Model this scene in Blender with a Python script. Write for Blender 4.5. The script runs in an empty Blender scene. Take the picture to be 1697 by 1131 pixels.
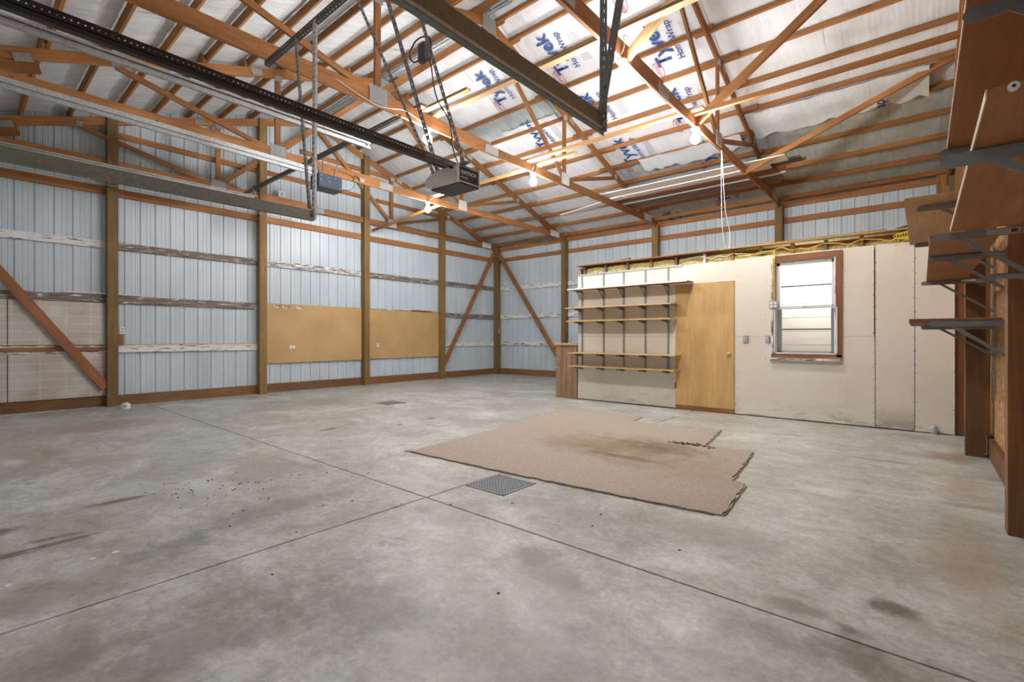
import bpy, bmesh, math, random
from mathutils import Vector, Matrix
random.seed(7)
S = bpy.context.scene
COL = S.collection
R_ = math.radians

# ------------------------------------------------------------------ camera
CAMH = 1.2
cd = bpy.data.cameras.new('camera'); cam = bpy.data.objects.new('camera', cd); COL.objects.link(cam)
cd.sensor_width = 36; cd.lens = 36 * 795 / 1697; cd.shift_y = -5.5 / 1697; cd.clip_start = 0.02
cam.location = (0, 0, CAMH); cam.rotation_euler = (R_(90), 0, R_(40.521)); S.camera = cam
# ------------------------------------------------------------------ world and exposure
W = bpy.data.worlds.new('world'); S.world = W; W.use_nodes = True
nt = W.node_tree; bg = nt.nodes['Background']
sky = nt.nodes.new('ShaderNodeTexSky'); sky.sky_type = 'HOSEK_WILKIE'; sky.turbidity = 6; sky.ground_albedo = .4
sky.sun_direction = (0.4, 0.6, 0.7)
nt.links.new(sky.outputs[0], bg.inputs[0]); bg.inputs[1].default_value = 9.0
S.view_settings.view_transform = 'Standard'; S.view_settings.look = 'None'
S.view_settings.gamma = 1; S.view_settings.use_curve_mapping = False
S.view_settings.exposure = 0.43
BULB = 740.0          # emission of each bulb
ROOM_LAMP = 34.0

# ------------------------------------------------------------------ materials
def mat(name, col=(.5,.5,.5), rough=.6, metal=0.0, spec=.5):
    m = bpy.data.materials.new(name); m.use_nodes = True
    b = m.node_tree.nodes['Principled BSDF']
    b.inputs['Base Color'].default_value = (*col, 1); b.inputs['Roughness'].default_value = rough
    b.inputs['Metallic'].default_value = metal; b.inputs['Specular IOR Level'].default_value = spec
    return m
class N:
    def __init__(s, m): s.t = m.node_tree; s.b = s.t.nodes['Principled BSDF']
    def n(s, k, **kw):
        x = s.t.nodes.new(k)
        for a, v in kw.items(): setattr(x, a, v)
        return x
    def l(s, a, b): s.t.links.new(a, b)
    def coord(s, kind='Object', scale=(1,1,1), rand=False):
        if kind == 'World': src = s.n('ShaderNodeNewGeometry').outputs['Position']
        else: src = s.n('ShaderNodeTexCoord').outputs['Object']
        if rand:
            oi = s.n('ShaderNodeObjectInfo'); mu = s.n('ShaderNodeMath', operation='MULTIPLY'); mu.inputs[1].default_value = 37.0
            s.l(oi.outputs['Random'], mu.inputs[0]); ad = s.n('ShaderNodeVectorMath', operation='ADD')
            s.l(src, ad.inputs[0]); s.l(mu.outputs[0], ad.inputs[1]); src = ad.outputs[0]
        mp = s.n('ShaderNodeMapping'); mp.inputs['Scale'].default_value = scale; s.l(src, mp.inputs[0]); return mp.outputs[0]
    def noise(s, vec, scale=5, detail=4, rough=.55, dist=0):
        x = s.n('ShaderNodeTexNoise'); x.inputs['Scale'].default_value = scale; x.inputs['Detail'].default_value = detail
        x.inputs['Roughness'].default_value = rough; x.inputs['Distortion'].default_value = dist; s.l(vec, x.inputs['Vector']); return x.outputs['Fac']
    def ramp(s, fac, stops, interp='LINEAR'):
        x = s.n('ShaderNodeValToRGB'); e = x.color_ramp; e.interpolation = interp
        while len(e.elements) < len(stops): e.elements.new(.5)
        for i, (p, c) in enumerate(stops):
            e.elements[i].position = p; e.elements[i].color = (*c, 1) if len(c) == 3 else c
        s.l(fac, x.inputs[0]); return x.outputs[0]
    def mix(s, fac, a, b, mode='MIX'):
        x = s.n('ShaderNodeMix', data_type='RGBA', blend_type=mode)
        for i, v in ((0, fac), (6, a), (7, b)):
            if isinstance(v, (int, float)): x.inputs[i].default_value = v
            elif isinstance(v, tuple): x.inputs[i].default_value = (*v, 1)
            else: s.l(v, x.inputs[i])
        return x.outputs[2]
    def math(s, op, a, b=0.0):
        x = s.n('ShaderNodeMath', operation=op)
        for i, v in ((0, a), (1, b)):
            if isinstance(v, (int, float)): x.inputs[i].default_value = v
            else: s.l(v, x.inputs[i])
        return x.outputs[0]
    def bump(s, h, strength=.3, dist=.01):
        x = s.n('ShaderNodeBump'); x.inputs['Strength'].default_value = strength; x.inputs['Distance'].default_value = dist
        s.l(h, x.inputs['Height']); s.l(x.outputs[0], s.b.inputs['Normal'])
    def color(s, c): s.l(c, s.b.inputs['Base Color'])

def wood(name, dark, mid, light, rough=.65, knots=True, var=.35):
    m = mat(name, mid, rough); g = N(m)
    v = g.coord(scale=(1.2, 22, 22), rand=True)
    f = g.noise(v, 1.6, 6, .6, .6)
    c = g.ramp(f, [(.3, dark), (.5, mid), (.7, light)])
    v2 = g.coord(scale=(.8, 2.5, 2.5), rand=True); f2 = g.noise(v2, 1.5, 3)
    c = g.mix(g.ramp(f2, [(.35, (0,0,0)), (.7, (1,1,1))]), c, tuple(x*.72 for x in mid), 'MIX')
    oi = g.n('ShaderNodeObjectInfo')
    k = g.ramp(oi.outputs['Random'], [(0, (1-var,)*3), (1, (1.0,)*3)])
    c = g.mix(1.0, c, k, 'MULTIPLY')
    if knots:
        vo = g.n('ShaderNodeTexVoronoi'); vo.inputs['Scale'].default_value = 1.0
        g.l(g.coord(scale=(2.6, 9, 9), rand=True), vo.inputs['Vector'])
        kk = g.ramp(vo.outputs['Distance'], [(.03, (1,1,1)), (.10, (0,0,0))])
        c = g.mix(kk, c, tuple(x*.45 for x in dark))
    g.color(c); g.bump(f, .15, .004); return m
M = {}
M['fir'] = wood('fir_lumber', (.28,.105,.03), (.45,.19,.058), (.57,.28,.095))
M['fir_pale'] = wood('pale_fir_lumber', (.52,.28,.11), (.68,.41,.19), (.78,.53,.28))
M['fir_red'] = wood('red_fir_lumber', (.22,.08,.03), (.33,.13,.05), (.43,.19,.08))
M['treated'] = wood('treated_post', (.17,.095,.028), (.30,.18,.058), (.40,.25,.095))
M['treated_dark'] = wood('dark_treated_post', (.14,.06,.018), (.24,.11,.035), (.33,.165,.06))
M['skirt'] = wood('skirt_plank', (.17,.075,.025), (.28,.135,.05), (.37,.195,.08))
M['plywood'] = wood('plywood_shelf', (.34,.135,.045), (.42,.175,.062), (.48,.22,.085), knots=False, var=.15)
M['plyedge'] = wood('plywood_edge', (.55,.38,.22), (.68,.50,.31), (.75,.60,.42), knots=False, var=.1)
M['shelfwood'] = wood('shelf_wood', (.48,.30,.13), (.66,.46,.24), (.75,.57,.34), knots=False, var=.2)
M['greywood'] = wood('weathered_wood', (.10,.075,.055), (.20,.155,.12), (.32,.27,.22), var=.3)
M['barn'] = wood('barn_plank', (.20,.11,.06), (.36,.22,.12), (.50,.34,.20), var=.2)

def peeling(name, amount, base=(.20,.155,.125)):
    m = mat(name, (.6,.6,.6), .7); g = N(m)
    f = g.noise(g.coord(scale=(1.5, 24, 24), rand=True), 1.5, 6, .6)
    w = g.ramp(f, [(.3, tuple(x*.45 for x in base)), (.7, tuple(x*1.5 for x in base))])
    p = g.noise(g.coord(scale=(1.5, 8, 12), rand=True), 3.0, 7, .68, .5)
    k = g.ramp(p, [(amount-.03, (0,0,0)), (amount+.03, (1,1,1))])
    g.color(g.mix(k, w, (.72,.74,.75))); g.bump(k, .3, .003); return m
M['peel_white'] = peeling('mostly_white_peeling_plank', .43)
M['peel_mid'] = peeling('half_peeled_plank', .50)
M['peel_dark'] = peeling('bare_grey_plank', .585, (.19,.15,.125))

def metal_sheet(name, col):
    m = mat(name, col, .38, 0, .5); g = N(m)
    f = g.noise(g.coord('World', (1, 1, .35)), 2.2, 4)
    c = g.ramp(f, [(.3, tuple(x*.86 for x in col)), (.7, col)])
    f2 = g.noise(g.coord('World', (6, 6, 1.2)), 6, 5, .7)
    c = g.mix(g.ramp(f2, [(.66, (0,0,0)), (.8, (1,1,1))]), c, tuple(x*.7 for x in col))
    g.color(c); return m
M['metal'] = metal_sheet('pale_blue_painted_steel', (.56,.645,.72))
M['roofmetal'] = metal_sheet('roof_steel', (.52,.60,.62))
M['galv'] = mat('galvanised_steel', (.55,.57,.58), .42, .35)
_g = N(M['galv']); _f = _g.noise(_g.coord(scale=(9,9,9)), 4, 3); _g.color(_g.ramp(_f, [(.3,(.34,.36,.37)),(.7,(.50,.52,.53))]))
M['galv_dull'] = mat('dull_galvanised_steel', (.27,.28,.26), .5, .25)
_g = N(M['galv_dull']); _f = _g.noise(_g.coord(scale=(2,14,14)), 3, 5, .7); _g.color(_g.ramp(_f, [(.3,(.13,.14,.12)),(.7,(.215,.23,.205))]))
M['strap'] = mat('strap_steel', (.21,.225,.235), .45, .25)
M['bracket'] = mat('bracket_steel', (.24,.25,.25), .45, .2)
M['plate'] = mat('nail_plate_steel', (.46,.48,.48), .45, .3)
M['standard'] = mat('grey_standard_steel', (.30,.31,.315), .45, .2)
M['black'] = mat('black_painted_steel', (.016,.017,.019), .45)
M['grey_rail'] = mat('dark_rail', (.05,.055,.06), .45, .1)
M['cord_black'] = mat('black_cord', (.012,.012,.013), .5)
M['cord_white'] = mat('white_cord', (.75,.74,.70), .5)
M['cord_yellow'] = mat('yellow_cable', (.72,.55,.06), .5)
M['white'] = mat('white_paint', (.78,.78,.76), .45)
M['white_dirty'] = mat('dirty_white_vinyl', (.66,.67,.65), .5)
M['navy'] = mat('navy_plastic', (.05,.07,.11), .55, 0, .25)
M['navy_low'] = mat('dark_navy_plastic', (.03,.035,.05), .5)
M['lens'] = mat('smoky_lens', (.62,.61,.55), .35)
M['print_white'] = mat('white_print', (.75,.75,.75), .5)
M['box_grey'] = mat('grey_box', (.36,.38,.40), .5)
M['box_dark'] = mat('dark_grey_box', (.09,.10,.105), .5)
M['brass'] = mat('brass', (.75,.55,.22), .35, .5)
M['hinge'] = mat('hinge_bronze', (.08,.05,.03), .5, .5)
M['tarp'] = mat('black_tarp', (.012,.014,.018), .6)
M['blue_print'] = mat('blue_print', (.035,.085,.27), .6)
M['red_print'] = mat('red_print', (.55,.06,.07), .6)
M['grey_print'] = mat('grey_print', (.30,.32,.36), .7)
M['red_tag'] = mat('red_label', (.5,.03,.06), .5)
M['sticker'] = mat('paper_sticker', (.45,.42,.36), .7)
M['dark'] = mat('pit_shade_and_grit', (.01,.01,.01), .9)  # near-black for the shade plates under the drain grates and for floor grit
M['joint'] = mat('joint_dirt', (.055,.05,.045), .95)
M['glass'] = mat('window_glass', (1,1,1), .02)
M['glass'].node_tree.nodes['Principled BSDF'].inputs['Transmission Weight'].default_value = 1
M['alu'] = mat('white_aluminium_frame', (.66,.67,.68), .35, .1)
M['insul'] = mat('yellow_fibreglass', (.72,.58,.20), .95)
_g = N(M['insul']); _f = _g.noise(_g.coord('World', (1,1,1)), 28, 6, .7); _g.color(_g.ramp(_f, [(.3,(.42,.33,.10)),(.6,(.74,.63,.30))])); _g.bump(_f, .9, .03)
M['bulb'] = mat('lit_bulb', (1,1,1), .4)
_b = M['bulb'].node_tree.nodes['Principled BSDF']; _b.inputs['Emission Color'].default_value = (1,.975,.94,1); _b.inputs['Emission Strength'].default_value = BULB

# concrete
m = M['concrete'] = mat('stained_concrete', (.5,.49,.46), .5); g = N(m)
w = g.coord('World', (1,1,1))
fa = g.noise(w, .55, 5, .6, .3); fb = g.noise(w, 2.6, 8, .68, .4); fc = g.noise(w, 34, 5, .7); fm = g.noise(w, 9, 7, .75, .5)
c = g.ramp(fa, [(.3, (.315,.325,.295)), (.5, (.43,.445,.42)), (.7, (.53,.55,.535))])
c = g.mix(g.ramp(fb, [(.36, (.8,)*3), (.56, (0,)*3)]), c, (.285,.275,.245))
fd = g.noise(g.coord('World', (.55,2.2,1)), 1.3, 6, .7, .6)
c = g.mix(g.ramp(fd, [(.54, (0,)*3), (.74, (.5,)*3)]), c, (.37,.30,.225))
fe = g.noise(g.coord('World', (.8,1.4,1)), 1.1, 6, .65, .8)
c = g.mix(g.ramp(fe, [(.50, (0,)*3), (.66, (.7,)*3)]), c, (.62,.63,.62))
ff = g.noise(g.coord('World', (1,1,1)), 1.9, 7, .72, .3)
c = g.mix(g.ramp(ff, [(.62, (0,)*3), (.72, (.75,)*3)]), c, (.17,.155,.135))
c = g.mix(.40, c, g.ramp(fc, [(.3, (.25,)*3), (.7, (.75,)*3)]), 'OVERLAY'); c = g.mix(.42, c, g.ramp(fm, [(.34, (.28,)*3), (.66, (.72,)*3)]), 'OVERLAY')
# pits and specks
vo = g.n('ShaderNodeTexVoronoi'); vo.inputs['Scale'].default_value = 7; g.l(w, vo.inputs['Vector'])
sp = g.ramp(vo.outputs['Distance'], [(.018, (1,1,1)), (.035, (0,0,0))])
gate = g.ramp(g.noise(w, 1.1, 2), [(.52, (0,)*3), (.60, (1,)*3)])
c = g.mix(g.mix(1.0, sp, gate, 'MULTIPLY'), c, (.06,.05,.04))
# shaped dirt spots: (x, y, rx, ry, colour, strength)
SPOTS = [(-1.62,2.09,.20,.15,(.15,.135,.115),.75),(-1.38,1.95,.30,.12,(.22,.20,.18),.6),(-.10,2.71,.13,.09,(.10,.075,.055),.85),(-.43,2.45,.18,.08,(.17,.145,.115),.65),(-.22,2.40,.10,.06,(.11,.085,.06),.8),(-.21,2.22,.17,.13,(.13,.095,.075),.75),(-.45,2.15,.35,.12,(.21,.19,.16),.6),
 (-2.65,2.14,.12,.07,(.17,.15,.13),.6),(-5.47,4.04,.08,.06,(.08,.06,.05),.9),(-5.54,4.63,.09,.06,(.08,.06,.05),.9),(-5.9,3.21,.10,.22,(.14,.11,.08),.8),(-4.33,.18,.10,.12,(.09,.07,.05),.85),(-3.95,.39,.05,.14,(.10,.08,.06),.9),(-3.84,.32,.035,.38,(.09,.07,.05),.95),(-3.80,.12,.03,.3,(.09,.07,.05),.9),(-4.49,.80,.05,.22,(.12,.09,.06),.85),(-4.1,.5,.6,.4,(.24,.205,.155),.5),
 (-8.6,4.6,.7,.9,(.26,.235,.19),.55),(-3.27,.85,.16,.28,(.17,.17,.165),.7),(-3.45,1.5,.22,.75,(.19,.185,.165),.6),(-3.1,.4,.25,.5,(.24,.225,.18),.5),(-8.4,1.2,.7,1.2,(.29,.20,.145),.5),(-7.0,.6,.6,.5,(.30,.22,.16),.5),(.16,3.5,.22,.9,(.33,.26,.19),.5),(.25,5.2,.2,.6,(.30,.22,.15),.5),(.2,6.5,.25,.35,(.22,.14,.09),.6),
 (-.3,5.9,.35,.06,(.2,.14,.09),.6),(-2.23,.65,.35,.5,(.205,.20,.165),.65),(-1.84,1.22,.5,.28,(.20,.195,.18),.6),(-1.1,1.35,.5,.25,(.21,.205,.185),.5),(-2.46,.27,.4,.3,(.22,.215,.17),.55),(-7.2,3.0,.5,.6,(.34,.27,.20),.45),(-5.0,1.9,.4,.5,(.35,.28,.21),.4),(-.9,3.0,.5,.3,(.27,.265,.24),.4),(-1.9,2.75,.45,.2,(.27,.27,.25),.45)]
wn = g.noise(w, 5.5, 6, .7)
for (x, y, rx, ry, col, st) in SPOTS:
    mp = g.n('ShaderNodeMapping'); mp.inputs['Location'].default_value = (-x/rx, -y/ry, 0); mp.inputs['Scale'].default_value = (1/rx, 1/ry, 0)
    g.l(w, mp.inputs[0]); ln = g.n('ShaderNodeVectorMath', operation='LENGTH'); g.l(mp.outputs[0], ln.inputs[0])
    d = g.math('ADD', ln.outputs['Value'], g.math('MULTIPLY', g.math('SUBTRACT', wn, .5), 2.2))
    c = g.mix(g.ramp(d, [(.35, (st,)*3), (1.0, (0,)*3)]), c, col)
g.color(c)
g.l(g.ramp(fb, [(.35, (.36,)*3), (.65, (.54,)*3)]), g.b.inputs['Roughness'])
g.bump(fc, .12, .003)

# carpet
m = M['carpet'] = mat('ribbed_carpet', (.45,.36,.31), .95); g = N(m); w = g.coord('World', (1,1,1))
wv = g.n('ShaderNodeTexWave', wave_type='BANDS', bands_direction='X'); wv.inputs['Scale'].default_value = 26; wv.inputs['Distortion'].default_value = .6; g.l(w, wv.inputs['Vector'])
fn = g.noise(w, 60, 4, .7)
c = g.ramp(wv.outputs['Fac'], [(.2, (.31,.255,.21)), (.7, (.52,.455,.395))])
c = g.mix(.5, c, g.ramp(fn, [(.3, (.25,)*3), (.7, (.75,)*3)]), 'OVERLAY')
for (x, y, rx, ry, col, st) in [(-2.45,4.75,1.1,.75,(.25,.185,.115),.75),(-2.15,5.0,.55,.3,(.15,.10,.06),.7),(-2.9,4.5,.7,.4,(.26,.20,.12),.5),(-2.25,4.35,.5,.1,(.10,.07,.045),.7),(-1.7,4.3,.8,.5,(.33,.25,.17),.5),(-3.6,5.2,.7,.8,(.40,.32,.24),.4)]:
    mp = g.n('ShaderNodeMapping'); mp.inputs['Location'].default_value = (-x/rx, -y/ry, 0); mp.inputs['Scale'].default_value = (1/rx, 1/ry, 0)
    g.l(w, mp.inputs[0]); ln = g.n('ShaderNodeVectorMath', operation='LENGTH'); g.l(mp.outputs[0], ln.inputs[0])
    d = g.math('ADD', ln.outputs['Value'], g.math('MULTIPLY', g.math('SUBTRACT', g.noise(w, 4.5, 6, .7), .5), 1.8))
    c = g.mix(g.ramp(d, [(.2, (st,)*3), (1.05, (0,)*3)]), c, col)
g.color(c); g.bump(wv.outputs['Fac'], .5, .006)

# house wrap
def wrap(name, c1, c2, dirt):
    m = mat(name, c1, .55, 0, .35); g = N(m)
    wv = g.n('ShaderNodeTexWave', wave_type='BANDS', bands_direction='X'); wv.inputs['Scale'].default_value = 1.6; wv.inputs['Distortion'].default_value = 2.0; wv.inputs['Detail'].default_value = 3
    wv.inputs['Detail Scale'].default_value = .5
    g.l(g.coord('World', (3,.5,.5)), wv.inputs['Vector'])
    f = g.noise(g.coord('World', (9,.9,.9)), 2.2, 6, .65, .3)
    c = g.ramp(f, [(.3, c2), (.62, c1)])
    if dirt:
        f2 = g.noise(g.coord('World', (2,1.2,1.2)), 2.4, 6, .7)
        c = g.mix(g.ramp(f2, [(.45, (0,)*3), (.7, (dirt,)*3)]), c, (.24,.26,.20))
    g.color(c); g.bump(g.math('ADD', f, g.math('MULTIPLY', wv.outputs['Fac'], .3)), .28, .02); return m
M['wrap'] = wrap('white_wrap', (.76,.79,.84), (.68,.71,.76), .15)
M['wrap_old'] = wrap('greyed_wrap', (.56,.60,.63), (.46,.50,.53), .40)
M['wrap_fibre'] = wrap('white_fibre_sheet', (.70,.73,.76), (.54,.56,.59), .22)
# foil foam
m = M['foil'] = mat('foil_faced_foam', (.55,.53,.50), .45, .35); g = N(m)
f = g.noise(g.coord('World', (1,1,1)), 2.5, 6, .6); f2 = g.noise(g.coord('World', (9,1.5,9)), 5, 4, .75, 1)
c = g.ramp(f, [(.3, (.42,.36,.32)), (.7, (.60,.585,.56))]); c = g.mix(g.ramp(f2, [(.66, (0,)*3), (.70, (.9,)*3)]), c, (.82,.82,.8))
bk = g.n('ShaderNodeTexBrick'); bk.inputs['Scale'].default_value = 1; bk.inputs['Mortar Size'].default_value = .006; bk.offset = 0
bk.inputs['Brick Width'].default_value = .31; bk.inputs['Row Height'].default_value = .13
cx = g.n('ShaderNodeSeparateXYZ'); g.l(g.coord('World'), cx.inputs[0]); cy = g.n('ShaderNodeCombineXYZ'); g.l(cx.outputs[1], cy.inputs[0]); g.l(cx.outputs[2], cy.inputs[1]); g.l(cy.outputs[0], bk.inputs['Vector'])
c = g.mix(g.math('MULTIPLY', bk.outputs['Fac'], .35), c, (.8,.79,.77)); g.color(c); g.bump(f2, .4, .01)
# pegboard
m = M['peg'] = mat('brown_pegboard', (.56,.36,.16), .6); g = N(m)
s = g.n('ShaderNodeSeparateXYZ'); g.l(g.coord('World', (1/.0254,)*3), s.inputs[0])
def frac2(o):
    a = g.math('SUBTRACT', g.math('FRACT', o), .5); return g.math('MULTIPLY', a, a)
d = g.math('SQRT', g.math('ADD', frac2(s.outputs[1]), frac2(s.outputs[2])))
hole = g.ramp(d, [(.13, (1,1,1)), (.17, (0,0,0))])
f = g.noise(g.coord('World', (1,1,1)), 1.5, 4); c = g.ramp(f, [(.3, (.50,.31,.13)), (.7, (.60,.40,.19))])
f3 = g.noise(g.coord('World', (1,1,1)), 60, 3); c = g.mix(.25, c, g.ramp(f3, [(.3,(.3,)*3),(.7,(.7,)*3)]), 'OVERLAY')
g.color(g.mix(hole, c, (.10,.06,.03)))
# drywall
m = M['drywall'] = mat('unpainted_drywall', (.70,.66,.58), .85, 0, .2); g = N(m); w = g.coord('World')
f = g.noise(w, 1.1, 4); c = g.ramp(f, [(.3, (.665,.615,.52)), (.7, (.735,.70,.625))])
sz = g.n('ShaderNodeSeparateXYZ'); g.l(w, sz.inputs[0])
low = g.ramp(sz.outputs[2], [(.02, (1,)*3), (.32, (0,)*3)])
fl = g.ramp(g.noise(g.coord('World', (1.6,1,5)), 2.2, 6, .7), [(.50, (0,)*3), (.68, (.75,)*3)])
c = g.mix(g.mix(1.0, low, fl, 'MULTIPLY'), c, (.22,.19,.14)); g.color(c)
m = M['drywall_stain'] = m.copy(); m.name = 'drywall_with_mildew'; g = N(m)
for nd in m.node_tree.nodes:
    if nd.type == 'VALTORGB' and abs(nd.color_ramp.elements[0].position-.50) < .001 and nd.color_ramp.elements[1].color[0] < .8 and nd.color_ramp.elements[0].color[0] == 0:
        nd.color_ramp.elements[0].position = .30; nd.color_ramp.elements[1].position = .55
# door veneer
M['door'] = wood('birch_door_veneer', (.54,.325,.115), (.64,.41,.16), (.69,.46,.20), rough=.5, knots=False, var=.02)
# OSB
m = M['osb'] = mat('osb_board', (.5,.3,.12), .7); g = N(m)
vo = g.n('ShaderNodeTexVoronoi'); vo.inputs['Scale'].default_value = 1; g.l(g.coord('World', (22,22,46)), vo.inputs['Vector'])
f = g.noise(g.coord('World'), 3, 4)
sx = g.n('ShaderNodeSeparateXYZ'); g.l(vo.outputs['Color'], sx.inputs[0])
c = g.ramp(sx.outputs[0], [(0, (.24,.115,.035)), (.5, (.42,.225,.08)), (1, (.60,.38,.17))])
g.color(g.mix(g.ramp(f, [(.3, (.1,)*3), (.7, (.45,)*3)]), c, (.36,.18,.065)))
# siding behind the window
m = M['siding_white'] = mat('white_siding', (.80,.80,.74), .6)

# ------------------------------------------------------------------ builders
def link(o, parent=None):
    COL.objects.link(o)
    if parent is not None:
        w = parent.get('_w', None)
        o.parent = parent
        base = Vector(w) if w is not None else Vector((0,0,0))
        o.location = Vector(o.location) - base
        o['_w'] = list(base + Vector(o.location))
    else: o['_w'] = list(o.location)
    return o
def props(o, label=None, cat=None, group=None, kind=None):
    if label: o['label'] = label
    if cat: o['category'] = cat
    if group: o['group'] = group
    if kind: o['kind'] = kind
    return o
def empty(name, loc, label=None, cat=None, group=None, kind=None, parent=None):
    o = bpy.data.objects.new(name, None); o.location = loc; o.empty_display_size = .1
    link(o, parent); return props(o, label, cat, group, kind)
def mesh_obj(name, me, m, parent=None, loc=(0,0,0), rot=None):
    o = bpy.data.objects.new(name, me)
    if m is not None and not me.materials: me.materials.append(m)
    o.location = loc
    if rot is not None: o.rotation_mode = 'QUATERNION'; o.rotation_quaternion = rot.to_quaternion()
    return link(o, parent)
CUBE = {}
def bevbox(l, w, h, bev=.0):
    key = (round(l,4), round(w,4), round(h,4), bev)
    bm = bmesh.new(); bmesh.ops.create_cube(bm, size=1); bmesh.ops.scale(bm, vec=(l,w,h), verts=bm.verts)
    if bev: bmesh.ops.bevel(bm, geom=bm.edges[:], offset=bev, segments=1, affect='EDGES')
    me = bpy.data.meshes.new('box'); bm.to_mesh(me); bm.free(); return me
def frame(x, up):
    x = x.normalized(); z = (up - up.dot(x) * x).normalized(); y = z.cross(x)
    return Matrix((x, y, z)).transposed()
def board(name, p0, p1, w, h, m, parent=None, up=(0,0,1), bev=.0025):
    """timber from p0 to p1 (centre line), h along up, w across"""
    p0, p1 = Vector(p0), Vector(p1); d = p1 - p0
    return mesh_obj(name, bevbox(d.length, w, h, bev), m, parent, (p0+p1)/2, frame(d, Vector(up)))
def box(name, x0, x1, y0, y1, z0, z1, m, parent=None, bev=.002):
    """axis-aligned; local X follows the longest side so the grain runs along it"""
    s = [x1-x0, y1-y0, z1-z0]; c = ((x0+x1)/2, (y0+y1)/2, (z0+z1)/2); k = s.index(max(s))
    if k == 0: return mesh_obj(name, bevbox(s[0], s[1], s[2], bev), m, parent, c)
    if k == 1: return mesh_obj(name, bevbox(s[1], s[0], s[2], bev), m, parent, c, frame(Vector((0,1,0)), Vector((0,0,1))))
    return mesh_obj(name, bevbox(s[2], s[1], s[0], bev), m, parent, c, frame(Vector((0,0,1)), Vector((1,0,0))))
class MB:
    def __init__(s): s.bm = bmesh.new()
    def quad(s, *p): s.bm.faces.new([s.bm.verts.new(q) for q in p])
    def box(s, x0, x1, y0, y1, z0, z1, rot=None, at=(0,0,0)):
        r = bmesh.ops.create_cube(s.bm, size=1)['verts']
        for v in r:
            q = Vector(((x0+x1)/2 + v.co.x*(x1-x0), (y0+y1)/2 + v.co.y*(y1-y0), (z0+z1)/2 + v.co.z*(z1-z0)))
            if rot is not None: q = rot @ q
            v.co = q + Vector(at)
    def bar(s, p0, p1, w, h, up=(0,0,1)):
        p0, p1 = Vector(p0), Vector(p1); d = p1-p0; s.box(-d.length/2, d.length/2, -w/2, w/2, -h/2, h/2, frame(d, Vector(up)), (p0+p1)/2)
    def cyl(s, p0, p1, r, seg=12, r2=None):
        p0, p1 = Vector(p0), Vector(p1); d = p1-p0; mtx = Matrix.Translation((p0+p1)/2) @ d.to_track_quat('Z','Y').to_matrix().to_4x4()
        bmesh.ops.create_cone(s.bm, cap_ends=True, segments=seg, radius1=r, radius2=r if r2 is None else r2, depth=d.length, matrix=mtx)
    def tube(s, pts, r, seg=6):
        pts = [Vector(p) for p in pts]; rings = []
        for i, p in enumerate(pts):
            d = (pts[min(i+1, len(pts)-1)] - pts[max(i-1, 0)]).normalized(); a = d.orthogonal().normalized()
            if rings:
                a = (pa - pa.dot(d)*d); a = a.normalized() if a.length > 1e-6 else d.orthogonal().normalized()
            pa = a; b = d.cross(a)
            rings.append([s.bm.verts.new(p + r*(math.cos(t)*a + math.sin(t)*b)) for t in [2*math.pi*k/seg for k in range(seg)]])
        for A, B in zip(rings, rings[1:]):
            for k in range(seg): s.bm.faces.new((A[k], A[(k+1)%seg], B[(k+1)%seg], B[k]))
        s.bm.faces.new(rings[0][::-1]); s.bm.faces.new(rings[-1])
    def sphere(s, c, r, sc=(1,1,1), u=20, v=12):
        bmesh.ops.create_uvsphere(s.bm, u_segments=u, v_segments=v, radius=r, matrix=Matrix.Translation(c) @ Matrix.Diagonal((*sc,1)))
    def done(s, name, m, parent=None, smooth=False, origin=None):
        bmesh.ops.recalc_face_normals(s.bm, faces=s.bm.faces[:])
        c = Vector(origin) if origin is not None else sum((v.co for v in s.bm.verts), Vector()) / max(1, len(s.bm.verts))
        for v in s.bm.verts: v.co -= c
        me = bpy.data.meshes.new(name); s.bm.to_mesh(me); s.bm.free()
        if smooth:
            for p in me.polygons: p.use_smooth = True
        return mesh_obj(name, me, m, parent, c)
def curve_pts(pts, n=8):
    """Catmull-Rom through points"""
    P = [Vector(p) for p in pts]; P = [2*P[0]-P[1]] + P + [2*P[-1]-P[-2]]; out = []
    for i in range(1, len(P)-2):
        for k in range(n):
            t = k/n; a, b, c, d = P[i-1:i+3]
            out.append(.5*((2*b)+(-a+c)*t+(2*a-5*b+4*c-d)*t*t+(-a+3*b-3*c+d)*t**3))
    out.append(P[-2]); return out
def text_mesh(txt, size, bold=0.0):
    cu = bpy.data.curves.new('t', 'FONT'); cu.body = txt; cu.size = size; cu.offset = bold; cu.align_x = 'CENTER'; cu.align_y = 'CENTER'; cu.resolution_u = 3
    o = bpy.data.objects.new('t', cu); COL.objects.link(o); dg = bpy.context.evaluated_depsgraph_get(); dg.update()
    me = bpy.data.meshes.new_from_object(o.evaluated_get(dg)); bpy.data.objects.remove(o); me.materials.clear(); return me

# ------------------------------------------------------------------ dimensions
XA, XC = -10.65, .36              # inner faces of the end-wall posts
YB, YD = 11.75, -.75              # eave walls
SHA, SHC, SHB, SHD = -10.835, .56, 11.94, -.94
RIDGE_Y, RIDGE_Z = 5.5, 6.27
def R(y): return RIDGE_Z - abs(y-RIDGE_Y)/3.0
TH = math.atan(1/3)
PARTY = 7.97

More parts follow.
